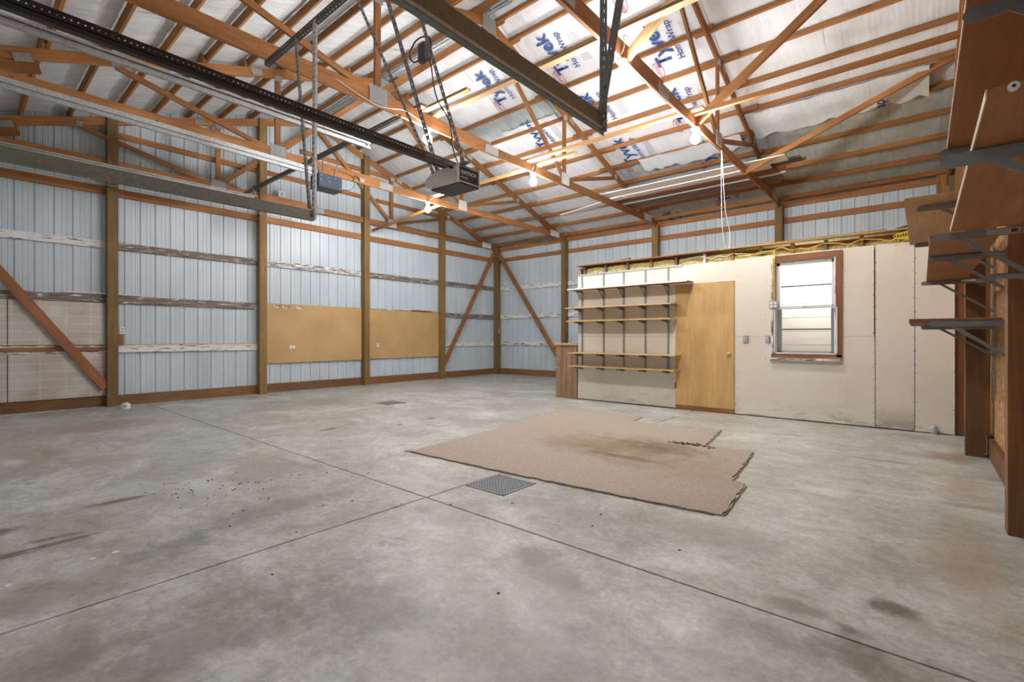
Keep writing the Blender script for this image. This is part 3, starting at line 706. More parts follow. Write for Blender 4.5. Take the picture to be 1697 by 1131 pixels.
b = MB(); b.box(-2.553,-2.5505,2.405,2.598,2.449,2.464); b.done('top_band', mat('steel_blue_band', (.20,.25,.33), .5), t)
b = MB(); b.cyl((-2.60,2.345,2.440), (-2.60,2.40,2.440), .010, 12); b.done('lens_grommet', M['black'], t)
b = MB()
for yy in (2.535, 2.565): b.cyl((-2.553,yy,2.372), (-2.548,yy,2.372), .006, 10)
b.done('button', M['black'], t)
b = MB(); perf_bar(b, (-2.68,-.75,2.522), (-2.68,2.52,2.504), .042, .003, (0,0,1), .022, .006, .007)
b.bar((-2.68,-.75,2.492), (-2.68,2.52,2.474), .003, .026); b.bar((-2.698,-.75,2.481), (-2.698,2.39,2.464), .036, .003); b.done('rail', M['black'], t)
perf_angle('hanger', (-3.53,2.12,4.06), (-2.86,2.42,2.46), .028, (1,0,0), (0,1,0), M['strap'], t)
perf_angle('hanger', (-3.18,2.13,4.06), (-2.84,2.45,2.46), .04, (1,0,0), (0,1,0), M['strap'], t)
perf_angle('hanger', (-2.90,2.13,4.06), (-2.56,2.46,2.46), .03, (1,0,0), (0,1,0), M['strap'], t)
b = MB(); b.bar((-2.90,2.44,2.475), (-2.50,2.44,2.475), .03, .015); b.done('hanger_bracket', M['strap'], t)
b = MB(); b.tube(curve_pts([(-2.79,2.33,3.25), (-2.76,2.36,3.0), (-2.66,2.4,2.8), (-2.64,2.42,2.6), (-2.60,2.44,2.47)]), .005); b.done('power_cord', M['cord_black'], t)
e_ = empty('outlet_box', (-2.83, 2.32, 3.34), 'dark grey outlet box with a looped black cord on the opener strap', 'outlet box')
body('box', -2.885, -2.825, 2.28, 2.33, 3.27, 3.41, M['box_dark'], e_, .005); body('cover', -2.825, -2.80, 2.275, 2.33, 3.275, 3.40, M['box_dark'], e_, .004)
b = MB(); b.tube(curve_pts([(-2.88,2.3,3.30), (-2.96,2.3,3.31), (-3.0,2.3,3.38), (-2.95,2.3,3.45), (-2.86,2.3,3.46), (-2.77,2.3,3.42), (-2.75,2.3,3.33), (-2.79,2.32,3.25)]), .006); b.done('cord_loop', M['cord_black'], e_)
# opener 2
t = empty('door_opener', (-7.62, 4.1, 3.70), 'dark boxy garage door opener hanging before the left trusses', 'opener')
body('housing', -7.78, -7.50, 3.91, 4.33, 3.70, 3.915, M['navy'], t, .01); body('base_pan', -7.79, -7.495, 3.90, 4.34, 3.685, 3.70, M['navy_low'], t, .003)
b = MB()
for yy, zz in ((3.96,3.875), (4.08,3.86), (4.2,3.875), (3.95,3.80), (4.10,3.80), (4.29,3.72)): b.cyl((-7.499,yy,zz), (-7.492,yy,zz), .008, 8)
b.done('screw', M['galv'], t)
b = MB(); b.bar((-7.63,-.75,4.035), (-7.63,3.95,3.975), .03, .06); b.bar((-7.65,-.75,3.99), (-7.65,3.95,3.93), .004, .09); b.bar((-7.63,-.75,3.947), (-7.63,3.95,3.89), .04, .012); b.done('rail', M['galv'], t)
for (xa, ya), (xb, yb) in (((-7.55,4.0),(-7.55,4.0)), ((-7.52,4.18),(-7.52,4.28)), ((-7.70,4.05),(-7.9,4.05))): perf_angle('hanger', (xa,ya,3.9), (xb,yb,4.24), .025, (1,0,0), (0,1,0), M['strap'], t)
b = MB(); b.tube(curve_pts([(-7.5,4.33,3.72), (-7.5,4.5,3.76), (-7.6,4.62,3.95), (-7.75,4.6,4.1), (-8.0,4.4,4.2)]), .004); b.done('power_cord', M['cord_black'], t)
e_ = empty('outlet_box', (-8.0, 5.02, 4.15), 'small metal outlet box on the truss right of the dark opener', 'outlet box')
body('box', -8.01, -7.985, 4.96, 5.07, 4.12, 4.19, M['galv'], e_, .003)
b = MB(); b.tube(curve_pts([(-7.98,4.98,4.15), (-7.98,4.86,4.2), (-7.99,4.84,4.12), (-7.99,4.8,4.08)]), .006); b.done('plug', M['cord_black'], e_)
e_ = empty('receptacle', (-10.7, 4.72, 3.95), 'small white receptacle on the left wall behind the dark opener', 'outlet')
body('cover_plate', -10.72, -10.70, 4.66, 4.80, 4.30, 4.42, M['white'], e_, .004)
b = MB(); b.cyl((-10.70,4.73,4.36), (-10.69,4.73,4.36), .03, 12); b.done('socket', M['box_grey'], e_)

# ------------------------------------------------------------------ bulbs
def bulb(x, y, z, label, cords=()):
    t = empty('light_bulb', (x, y, 4.10), label, 'light bulb', 'lit bulbs under the trusses')
    b = MB(); b.cyl((x,y,4.10), (x,y,4.075), .055, 20); b.cyl((x,y,4.075), (x,y,4.03), .032, 16, .028); b.done('lamp_holder', M['white'], t, True)
    b = MB(); b.sphere((x,y,3.945), .062, (1,1,1.1)); b.cyl((x,y,4.04), (x,y,3.99), .024, 12, .04); b.done('bulb', M['bulb'], t, True)
    for pts in cords:
        b = MB(); b.tube(curve_pts(pts), .004, 6); b.done('cord', M['cord_white'], t)
    return t
bulb(-5.20, 4.29, 3.94, 'lit bulb beside the perforated straps of the hanging opener')
bulb(-5.20, 6.66, 3.93, 'lit bulb right of the lettered opener on the middle truss', [[(-5.2,6.62,4.10), (-5.15,6.60,4.18), (-5.17,6.62,4.27), (-5.22,6.64,4.24)], [(-5.2,6.70,4.10), (-5.14,6.70,4.2), (-5.17,6.68,4.27)]])
bulb(-8.03, 6.63, 3.95, 'lowest lit bulb, under the lettered opener', [[(-8.0,6.62,4.09), (-7.97,6.66,4.16), (-7.97,6.8,4.24), (-8.0,6.9,4.25)]])
bulb(-2.38, 4.55, 4.0, 'highest lit bulb near the top edge beside two tall straps', [[(-2.38,4.5,4.10), (-2.33,4.5,4.2), (-2.33,4.48,4.32), (-2.36,4.46,4.5)], [(-2.36,4.6,4.08), (-2.33,4.66,4.2), (-2.34,4.6,4.34), (-2.4,4.5,4.36)]])
bulb(-2.38, 6.68, 3.97, 'rightmost lit bulb where the braces meet the nearest truss')
# cable stapled under the chords
b = MB(); b.tube(curve_pts([(-5.16,2.9,4.20), (-5.16,3.2,4.13), (-5.16,3.45,4.10), (-5.16,3.62,4.12), (-5.16,3.9,4.18), (-5.18,4.3,4.10)]), .005); o = b.done('white_cable', M['cord_white']); props(o, 'white cable running under the middle truss chord and its plate', 'cable')
b = MB(); b.tube(curve_pts([(-2.36,4.7,4.095), (-2.36,5.05,4.08), (-2.35,5.15,4.05), (-2.37,5.4,4.085), (-2.36,5.75,4.07), (-2.38,6.6,4.09)]), .006); o = b.done('white_cable', M['cord_white']); props(o, 'white cable sagging under the nearest truss between two bulbs', 'cable')
b = MB(); b.tube(curve_pts([(-2.36,7.75,4.1), (-2.37,7.78,3.6), (-2.40,7.9,3.1), (-2.42,8.05,2.8), (-2.40,8.1,2.64)]), .005)
b.tube(curve_pts([(-2.36,7.78,4.1), (-2.35,7.8,3.7), (-2.36,7.95,3.2), (-2.34,8.1,2.9), (-2.36,8.14,2.64)]), .005)
o = b.done('hanging_cable', M['cord_white']); props(o, 'pair of white cables dropping from the nearest truss to the partition top', 'cable')

# ------------------------------------------------------------------ partition
wp = empty('wall_partition', (-2.4, PARTY, 0), kind='structure')
DX0, DX1, DZ = -3.167, -2.233, 2.085
WX0, WX1, WZ0, WZ1 = -1.66, -.90, .96, 2.32
def dwall(x0, x1, z0, z1, m='drywall'): return box('drywall_sheet', x0, x1, PARTY, PARTY+.013, z0, z1, M[m], wp, bev=.001)
dwall(-5.10, DX0-.004, .015, 1.218); dwall(-5.10, DX0-.004, 1.2215, 2.415)
dwall(DX0-.004, DX1+.004, DZ+.006, 2.415)
dwall(DX1+.004, -1.70, .015, 1.218); dwall(DX1+.004, -1.70, 1.2215, 2.43)
dwall(-1.70, -.86, .015, .93); dwall(-1.70, -.86, 2.36, 2.43)
dwall(-.86, -.477, .015, 1.218); dwall(-.86, -.484, 1.2215, 2.43)
dwall(-.470, -.073, .015, 2.43, 'drywall_stain'); dwall(-.067, .305, .012, 2.43)
box('corner_bead', -5.115, -5.10, PARTY-.004, PARTY+.02, .01, 2.43, M['white'], wp)
b = MB()
for xs_, n_z in ((-.463,15), (-.49,15), (-.08,14), (-.06,14), (.295,10), (-2.18,12), (-1.79,8), (-3.21,10), (-4.6,6), (-4.1,6), (-.8,9), (-1.3,3)):
    for i in range(n_z):
        z_ = .06 + 2.3*(i+random.uniform(-.2,.2))/n_z
        if -1.7 < xs_ < -.86 and z_ > .8: continue
        b.cyl((xs_+random.uniform(-.006,.006), PARTY-.001, z_), (xs_+random.uniform(-.006,.006), PARTY+.002, z_), .005, 6)
b.done('screw_head', M['hinge'], wp)['kind'] = 'stuff'
box('end_stud', -5.10, -5.06, PARTY+.014, PARTY+.10, .0, 2.53, M['fir'], wp)
for x_, mm in ((-4.98,'greywood'), (-4.52,'greywood'), (-4.07,'greywood'), (-3.62,'fir'), (-3.17,'greywood'), (-2.70,'white_dirty'), (-2.27,'fir'), (-1.86,'greywood'), (-1.44,'fir'), (-1.03,'greywood'), (-.62,'fir'), (-.20,'fir_red'), (.22,'greywood')):
    box('stud', x_-.02, x_+.02, PARTY+.016, PARTY+.10, 2.30, 2.575, M[mm], wp)
for i, x_ in enumerate([-4.75, -4.30, -3.85, -3.40, -2.93, -2.48, -2.06, -1.65, -1.23, -.82, -.41, 0.0]):
    bm = bmesh.new(); bmesh.ops.create_grid(bm, x_segments=14, y_segments=6, size=1)
    wd = .20
    for v in bm.verts:
        u, w_ = v.co.x, v.co.y
        v.co = Vector((u*wd, -.025*math.cos(u*1.5)*math.cos(w_*1.4)+random.uniform(-.008,.008), w_*(.085 if i < 6 else .055)-(.0 if i < 6 else .02)+random.uniform(-.006,.006)-.015*(abs(u)**2)))
    me = bpy.data.meshes.new('batt'); bm.to_mesh(me); bm.free()
    o = mesh_obj('insulation_batt', me, M['insul'], wp, (x_, PARTY+.06, 2.455))
box('back_skin', -5.10, .30, PARTY+.105, PARTY+.115, 0, .90, M['plywood'], wp); box('back_skin', -5.10, -1.70, PARTY+.105, PARTY+.115, .9, 2.56, M['plywood'], wp); box('back_skin', -.86, .30, PARTY+.105, PARTY+.115, .9, 2.56, M['plywood'], wp)
box('back_skin', -1.70, -.86, PARTY+.105, PARTY+.115, 2.36, 2.56, M['plywood'], wp)
# plywood deck over the small room and its end wall
box('side_skin', -5.10, -5.09, PARTY+.02, 11.85, 0, 2.55, M['drywall'], wp)
yel = wood('yellow_stained_edge', (.30,.20,.04), (.50,.36,.08), (.62,.47,.14), knots=False, var=.1)
o = box('deck_board', -5.12, -2.45, 7.90, 11.80, 2.585, 2.60, M['fir']); props(o, 'brown sheet laid over the partition room, left half', 'board')
o = box('deck_board', -2.44, .30, 7.90, 11.80, 2.585, 2.60, yel); props(o, 'yellow edged sheet laid over the partition room, right half', 'board')
o = box('deck_board', -2.0, -.35, 7.97, 8.3, 2.602, 2.625, M['fir_red']); props(o, 'reddish plank lying on the yellow edged sheet', 'board')
o = board('loose_plank', (-4.55,8.3,2.635), (-4.05,8.05,2.635), .05, .05, M['greywood']); props(o, 'short weathered block lying on the deck above the shelf rack', 'board')
bm = bmesh.new()
P_ = [(-.62,8.4,2.61), (.10,8.15,2.61), (.30,8.15,2.62), (.30,8.15,2.86), (.14,8.2,2.80), (-.1,8.3,2.72), (-.3,8.35,2.68)]
f = bm.faces.new([bm.verts.new(p) for p in P_]); r = bmesh.ops.extrude_face_region(bm, geom=[f])
for v in [v for v in r['geom'] if isinstance(v, bmesh.types.BMVert)]: v.co += Vector((.05, .5, -.02))
bmesh.ops.recalc_face_normals(bm, faces=bm.faces[:]); me = bpy.data.meshes.new('tarp'); bm.to_mesh(me); bm.free(); o = mesh_obj('folded_tarp', me, M['tarp']); props(o, 'black tarp heaped on the partition top beside the upper shelf', 'tarp')
# cables along the partition top
def squig(x0, x1, y, z, n, amp, seed):
    rnd = random.Random(seed); return curve_pts([(x0+(x1-x0)*i/n+rnd.uniform(-.04,.04), y+rnd.uniform(-.02,.02), z+rnd.uniform(-amp,amp)) for i in range(n+1)], 5)
b = MB(); b.tube(squig(-2.2, -1.1, 7.955, 2.50, 9, .03, 1), .006); b.tube(squig(-1.2, .1, 7.955, 2.50, 9, .04, 2), .006); b.tube(squig(-2.2,-1.65,7.955,2.47,6,.03,3), .006)
for k in range(6):
    b.tube([(-.15+.13*math.cos(t_)*(1-.05*k)+.02*k, 7.94-.004*k, 2.51+.045*math.sin(t_)+.004*k) for t_ in [j*math.pi/8 for j in range(17)]], .005)
b.tube(curve_pts([(-.05,7.94,2.5), (-.12,7.93,2.46), (-.2,7.93,2.43), (-.27,7.93,2.39)]), .005)
o = b.done('yellow_cable', M['cord_yellow']); props(o, 'loose yellow cables coiled along the partition top', 'cable')
b = MB(); b.tube(squig(-2.95, -2.0, 7.955, 2.50, 8, .035, 5), .005); b.tube(curve_pts([(-.02,7.95,2.47), (.05,7.95,2.40), (.07,7.955,2.33), (.12,7.96,2.27), (.28,7.96,2.2)]), .003)
o = b.done('white_cable', M['cord_white']); props(o, 'thin white cables trailing over the partition top', 'cable')
b = MB(); b.tube([(-1.665,7.935,2.50), (-1.668,7.935,2.2), (-1.665,7.935,1.74)], .008); o = b.done('yellow_cable', M['cord_yellow']); props(o, 'yellow cable running down to the box at the window side', 'cable')
# door
d_ = empty('door_1', ((DX0+DX1)/2, PARTY, 0), kind='structure')
box('door_leaf', DX0, DX1, PARTY-.012, PARTY+.03, .07, DZ, M['door'], d_, bev=.003)
box('threshold', DX0, DX1, PARTY-.02, PARTY+.08, .0, .065, M['fir_red'], d_)
for z_ in (1.93, .35, 1.72): 
    if z_ == 1.93: continue
    b = MB(); b.cyl((DX0-.003,PARTY-.014,z_), (DX0-.003,PARTY-.014,z_+.09), .006, 8); b.box(DX0-.004,DX0+.008,PARTY-.0135,PARTY-.012,z_,z_+.09); b.done('hinge', M['hinge'], d_)
b = MB(); b.cyl((-2.31,PARTY-.012,.945), (-2.31,PARTY-.02,.945), .032, 20); b.cyl((-2.31,PARTY-.02,.945), (-2.31,PARTY-.05,.945), .011, 12); b.sphere((-2.31,PARTY-.065,.945), .028, (1,.8,1)); b.done('door_knob', M['brass'], d_, True)
box('gap_shadow_strip', DX0, DX1, PARTY+.031, PARTY+.04, .07, DZ+.02, M['hinge'], d_)
# window
wd_ = empty('window_1', (-1.28, PARTY, .9), kind='structure')
def wbox(n, x0, x1, y0, y1, z0, z1, m, bev=.002): return box(n, x0, x1, y0, y1, z0, z1, m, wd_, bev)
wbox('frame_board', -1.655, -.90, PARTY-.02, PARTY+.02, 2.318, 2.41, M['fir_red'])
wbox('frame_board', -.90, -.835, PARTY-.02, PARTY+.02, .93, 2.41, M['fir_red'])
wbox('frame_board', -1.712, -1.685, PARTY-.02, PARTY+.02, .93, 2.38, M['peel_mid'])
wbox('frame_board', -1.683, -1.655, PARTY-.012, PARTY+.02, .93, 2.38, M['fir_red'])
wbox('frame_board', -1.712, -.835, PARTY-.02, PARTY+.02, .90, .962, M['fir_red'])
wbox('caulk_strip', -.925, -.905, PARTY-.024, PARTY-.0, .96, 2.32, M['peel_white'])
wbox('sill', -1.73, -.85, PARTY-.06, PARTY, .868, .905, M['peel_mid'])
wbox('jamb', -1.66, -1.645, PARTY, PARTY+.10, .96, 2.32, M['white']); wbox('jamb', -.915, -.90, PARTY, PARTY+.10, .96, 2.32, M['white']); wbox('jamb', -1.66, -.90, PARTY, PARTY+.10, 2.305, 2.32, M['white']); wbox('jamb', -1.66, -.90, PARTY, PARTY+.10, .96, .975, M['white'])
def sash(x0, x1, z0, z1, y0, t_, name):
    s_ = empty(name, ((x0+x1)/2, y0, z0), parent=wd_)
    for a in ((x0,x0+t_,z0,z1), (x1-t_,x1,z0,z1), (x0,x1,z1-t_,z1), (x0,x1,z0,z0+t_)): box('sash_rail', a[0], a[1], y0, y0+.022, a[2], a[3], M['alu'], s_)
    box('glass_pane', x0+t_, x1-t_, y0+.010, y0+.014, z0+t_, z1-t_, M['glass'], s_, bev=0)
sash(-1.645, -.915, 1.62, 2.305, PARTY+.02, .045, 'upper_sash'); sash(-1.675, -.885, .962, 1.645, PARTY-.03, .022, 'lower_sash')
wbox('inner_bar', -1.60, -.95, PARTY+.06, PARTY+.07, 1.945, 1.965, M['box_dark']); wbox('inner_bar', -1.60, -.95, PARTY+.06, PARTY+.07, 1.312, 1.332, M['box_dark'])
wbox('inner_stop', -1.645, -1.585, PARTY+.05, PARTY+.08, .975, 1.62, M['box_grey']); wbox('inner_stop', -.97, -.915, PARTY+.05, PARTY+.08, .975, 1.62, M['box_grey']); wbox('inner_stop', -1.645, -.915, PARTY+.05, PARTY+.08, .975, 1.01, M['box_grey'])
b = MB(); b.box(-1.30,-1.25,PARTY-.045,PARTY-.03,1.645,1.655); b.done('sash_lock', M['galv'], wd_)
# bright white boards in the room behind the window, lit by that room's own lamp
rb = empty('siding_stack', (-1.3, 8.85, .6), 'white lapped boards standing in the lit room behind the window', 'siding')
for i in range(9): board('lap_board', (-2.2,8.85,.75+i*.22), (-.2,8.85,.75+i*.22), .012, .215, M['siding_white'], rb)
la = bpy.data.lights.new('room_lamp', 'AREA'); la.energy = ROOM_LAMP; la.size = .9; la.color = (1,.98,.94); lo = bpy.data.objects.new('room_lamp', la); lo.location = (-1.3, 8.45, 2.5); lo.rotation_euler = (R_(18), 0, 0); COL.objects.link(lo)
# electric boxes
def eb(name, x0, x1, y, z0, z1, label, four=False):
    e = empty(name, ((x0+x1)/2, y, z0), label, 'outlet' if four else 'switch'); body('cover_plate', x0, x1, y-.03, y, z0, z1, M['box_grey'], e, .005)
    b = MB(); xm, zm = (x0+x1)/2, (z0+z1)/2
    if four:
        for dx in (-.028,.028):
            for dz in (-.024,.024): b.cyl((xm+dx,y-.034,zm+dz), (xm+dx,y-.029,zm+dz), .018, 12)
        b.done('socket', M['white'], e)
    else: b.box(xm-.006,xm+.006,y-.045,y-.03,zm-.005,zm+.02); b.done('toggle', M['white'], e)
eb('outlet_box', -1.735, -1.615, PARTY-.02, 1.635, 1.745, 'grey four-socket outlet box fixed at the window left side', True)
eb('light_switch', -2.105, -2.035, PARTY, 1.125, 1.232, 'grey switch plate nearest the door on the drywall seam')
eb('light_switch', -1.79, -1.732, PARTY, 1.127, 1.232, 'grey switch plate beside the lower window frame')
b = MB(); b.sphere((.115,PARTY-.02,.045), .05, (.8,.5,1.2), 10, 8); o = b.done('crumpled_foil', M['galv']); props(o, 'crumpled grey scrap at the foot of the drywall by the right corner', 'scrap')

# ------------------------------------------------------------------ partition shelving
rk = empty('shelf_rack', (-4.15, PARTY, .58), 'steel wall standards with brackets holding five boards left of the door', 'shelf rack')
STX = [-5.013, -4.541, -4.129, -3.708, -3.294]
SH = [(2.115, -5.16, -2.86, 'white', .30, 'top white shelf board reaching over the door corner'), (1.765, -5.21, -3.12, 'shelfwood', .30, 'second shelf board from the top, bare wood'), (1.515, -5.18, -3.135, 'yellow', .30, 'middle shelf board with a yellow front edge'), (.91, -5.14, -3.07, 'shelfwood', .30, 'pale shelf board second from the bottom'), (.66, -5.14, -3.08, 'yellow', .30, 'lowest shelf board with a yellowish edge')]
M['yellow'] = wood('yellowed_shelf', (.50,.33,.08), (.66,.46,.14), (.74,.55,.22), knots=False, var=.1)
for x_ in STX:
    b = MB(); b.box(x_-.016,x_-.006,PARTY-.014,PARTY-.0,.585,2.42); b.box(x_+.006,x_+.016,PARTY-.014,PARTY-.0,.585,2.42)
    z_ = .585
    while z_ < 2.41: b.box(x_-.006,x_+.006,PARTY-.014,PARTY-.004,z_,z_+.016); z_ += .03
    st = b.done('standard', M['standard'], rk)
    for (zs, *_r) in SH:
        b = MB(); b.bar((x_,PARTY-.012,zs-.035), (x_,PARTY-.285,zs-.024), .004, .028); b.bar((x_+.006,PARTY-.285,zs-.014), (x_+.006,PARTY-.012,zs-.014), .014, .003)
        if zs > 2: b.bar((x_,PARTY-.20,zs-.035), (x_,PARTY-.012,zs-.19), .004, .018)
        else: b.bar((x_,PARTY-.16,zs-.04), (x_,PARTY-.012,zs-.058), .004, .022)
        b.done('bracket', M['strap'], st)
b = MB(); b.box(-5.104,-3.053,PARTY-.016,PARTY,2.40,2.425); b.done('top_rail', M['galv'], rk)
for (zs, x0, x1, mm, dep, lb) in SH:
    sb = empty('shelf_board', ((x0+x1)/2, PARTY-.16, zs), lb, 'shelf', 'boards on the wall rack left of the door')
    box('board', x0, x1, PARTY-.31, PARTY-.018, zs-.011, zs+.008, M['shelfwood'] if mm != 'white' else M['plywood'], sb)
    box('front_edge', x0, x1, PARTY-.313, PARTY-.310, zs-.011, zs+.010, M[mm], sb, bev=0)
    if mm == 'white': box('laminate_top', x0, x1, PARTY-.31, PARTY-.018, zs+.0085, zs+.012, M['white'], sb, bev=0)

# ------------------------------------------------------------------ plank cabinet
cb = empty('plank_cabinet', (-5.38, 8.2, 0), 'low brown plank cabinet at the left end of the drywall partition', 'cabinet')
w_ = (5.633-5.125)/4
for i in range(4):
    box('side_plank', -5.633+i*w_+.0015, -5.633+(i+1)*w_-.0015, 7.955, 7.975, .0, 1.045+.004*(i%2), M['barn'], cb)
for yy in (8.06, 8.2, 8.34): box('left_plank', -5.633, -5.613, yy-.07, yy+.068, 0, 1.045, M['barn'], cb)
box('cabinet_top', -5.67, -5.118, 7.93, 8.45, 1.05, 1.09, M['shelfwood'], cb); box('back_board', -5.61, -5.13, 8.41, 8.43, 0, 1.04, M['barn'], cb)
b = MB()
for z_ in (.07, .35, .60, .76, .9): b.bar((-5.635,7.952,z_), (-5.57,7.952,z_), .006, .012)
b.done('wire_hook', M['galv'], cb)

# ------------------------------------------------------------------ things on the left wall
for y0, y1, z0, z1, lb in ((4.41, 6.755, .64, 1.95, 'wide brown pegboard with wire hooks at its upper left'), (6.915, 9.295, .655, 1.93, 'second pegboard between the middle and right wall posts')):
    o = box('pegboard', -10.788, -10.782, y0, y1, z0, z1, M['peg'], bev=0); props(o, lb, 'pegboard')
def hook(y, z, lb, n):
    e = empty('peg_hook', (-10.78, y, z), lb, 'hook', 'wire hooks on the pegboard'); b = MB()
    for k in range(n): b.tube(curve_pts([(-10.78,y+.03*k,z), (-10.70,y+.03*k,z+.02), (-10.5,y-.02+.03*k,z-.0), (-10.47,y-.02+.03*k,z+.03)]), .006)
    b.done('wire', M['strap'], e); body('hook_plate', -10.782, -10.770, y-.03, y+.07, z-.02, z+.03, M['white'], e, .003)
hook(4.62, 1.88, 'double wire hook nearest the post on the wide pegboard', 2); hook(4.80, 1.87, 'double wire hook in the middle of the three on the wide pegboard', 2); hook(5.12, 1.88, 'right wire hook at the top of the wide pegboard', 1)
def outlet(x, y, z, lb, m='white', h=.11, w_=.07):
    e = empty('wall_outlet', (x, y, z), lb, 'outlet'); body('cover_plate', x-.02, x, y-w_/2, y+w_/2, z-h/2, z+h/2, M[m], e, .004)
    b = MB(); b.cyl((x,y,z+h*.2), (x+.003,y,z+h*.2), h*.16, 10); b.cyl((x,y,z-h*.2), (x+.003,y,z-h*.2), h*.16, 10); b.done('socket', M['box_grey'], e)
outlet(-10.765, 4.99, .985, 'white outlet plate low on the wide pegboard', w_=.13, h=.08); outlet(-10.765, 7.23, 1.0, 'white outlet plate low on the second pegboard')
outlet(-10.66, 1.955, 1.33, 'white outlet beside the post at far left', h=.13, w_=.07)
o = box('mounting_block', -10.79, -10.68, 1.905, 1.975, 1.07, 1.26, M['fir_red']); props(o, 'short reddish block under the outlet at the left post', 'block')
o = box('mounting_block', -10.64, -10.62, 9.42, 9.48, 1.33, 1.52, M['fir_pale']); props(o, 'small pale block on the post right of the pegboards', 'block')
o = box('mounting_block', -10.635, -10.60, 11.74, 11.80, 1.33, 1.52, M['fir_pale']); props(o, 'small pale block on the corner post', 'block')
o = box('red_stick', -10.79, -10.75, 8.3, 9.0, 1.945, 1.965, mat('red_stick', (.28,.04,.03), .6)); props(o, 'dark red stick lying on top of the second pegboard', 'stick')
o = box('white_stick', -10.77, -10.73, 1.2, 2.25, 1.955, 1.975, M['white_dirty']); props(o, 'thin white stick resting on the girt behind the far left post', 'stick')
for y0, y1, z0, z1, lb in ((.575,1.748,1.08,1.80,'upper foil-faced foam board between the far left post and the brace'), (-.6,.565,1.08,1.80,'upper foil-faced foam board cut by the left edge'), (.575,1.748,.195,.93,'lower foil-faced foam board beside the far left post'), (-.6,.565,.195,.93,'lower foil-faced foam board cut by the left edge')):
    o = box('foam_board', -10.787, -10.765, y0, y1, z0, z1, M['foil'], bev=.003); props(o, lb, 'insulation')
o = box('red_strip', -10.789, -10.77, -.6, 1.70, .975, 1.04, M['fir_red']); props(o, 'reddish strip nailed over the peeling plank between the foam boards', 'strip')
b = MB(); b.tube([(-10.77,-.6,1.085), (-10.77,1.75,1.083), (-10.77,1.92,1.083), (-10.77,4.3,1.082)], .006); o = b.done('yellow_cable', M['cord_yellow']); props(o, 'yellow cable lying along the white plank of the left wall', 'cable')
t = empty('plastic_tub', (-10.28, 1.90, 0), 'small white plastic tub on the floor at the far left post', 'tub')
b = MB(); b.cyl((-10.28,1.93,0), (-10.28,1.93,.075), .06, 24, .065); b.done('tub', M['white'], t, False); b = MB(); b.cyl((-10.28,1.93,.076), (-10.28,1.93,.095), .04, 24); b.done('lid', M['white'], t)
b = MB(); b.box(-10.222,-10.218,1.90,1.94,.03,.055); b.done('label_patch', M['box_dark'], t)
# hooks on the white plank of the eave wall
for i, x_ in enumerate((-10.0, -9.7, -8.95)):
    e = empty('coat_hook', (x_, 11.88, 1.0), ['black wall hook nearest the corner on the white plank', 'middle of the three black hooks on the white plank', 'black wall hook nearest the diagonal brace on the white plank'][i], 'hook', 'hooks on the white plank')
    b = MB(); b.tube(curve_pts([(x_,11.89,1.04), (x_,11.86,.98), (x_+.02,11.80,.99), (x_+.02,11.80,1.03)]), .008); b.tube([(x_,11.88,1.0), (x_+.12,11.88,.995)], .006); b.done('hook_wire', M['black'], e)

# ------------------------------------------------------------------ floor things
def drain(x0, x1, y0, y1, n, label):
    t = empty('floor_drain', ((x0+x1)/2, (y0+y1)/2, 0), label, 'drain', 'square floor drains'); b = MB(); h = .006
    b.box(x0,x1,y0,y0+.014,0,h); b.box(x0,x1,y1-.014,y1,0,h); b.box(x0,x0+.014,y0,y1,0,h); b.box(x1-.014,x1,y0,y1,0,h)
    for i in range(n+1):
        a = x0+.014+(x1-x0-.028)*i/n; b.box(a-.0065,a+.0065,y0,y1,.001,h-.0005); c_ = y0+.014+(y1-y0-.028)*i/n; b.box(x0,x1,c_-.0065,c_+.0065,.001,h-.0008)
    b.done('grate', M['grate'], t); b = MB(); b.box(x0+.005,x1-.005,y0+.005,y1-.005,0,.0012); b.done('pit_shade_plate', M['dark'], t)  # flat dark plate on the slab stands in for shade below the grate
M['grate'] = mat('worn_cast_grate', (.25,.27,.30), .45, .3)
drain(-2.812, -2.41, 2.715, 3.12, 12, 'square perforated floor drain beside the carpet')
drain(-7.62, -7.22, 5.05, 5.455, 12, 'small looking square floor drain near the pegboard wall')
b = MB(); rnd = random.Random(11)
for k in range(70):
    x_, y_ = (-4.30+rnd.gauss(0,.22), 1.33+rnd.gauss(0,.28)) if k < 45 else (rnd.uniform(-7,-1), rnd.uniform(1.0,2.9))
    q = rnd.uniform(.0035,.008); b.box(x_-q,x_+q,y_-q*.7,y_+q*.7,.0,.003, Matrix.Rotation(0,3,'Z'))
o = b.done('floor_grit', M['dark']); props(o, 'dark grit scattered over the bare concrete at left', 'grit', kind='stuff')
for x_, y_, q, lb in ((-3.43,.60,.018,'largest white paint drop on the concrete at left'), (-3.42,.50,.014,'second white paint drop beside the largest one'), (-3.36,.18,.012,'lone white paint drop near the left frame edge')):
    b = MB(); b.cyl((x_,y_,0), (x_,y_,.0015), q, 10); o = b.done('paint_drop', M['white']); props(o, lb, 'paint drop')
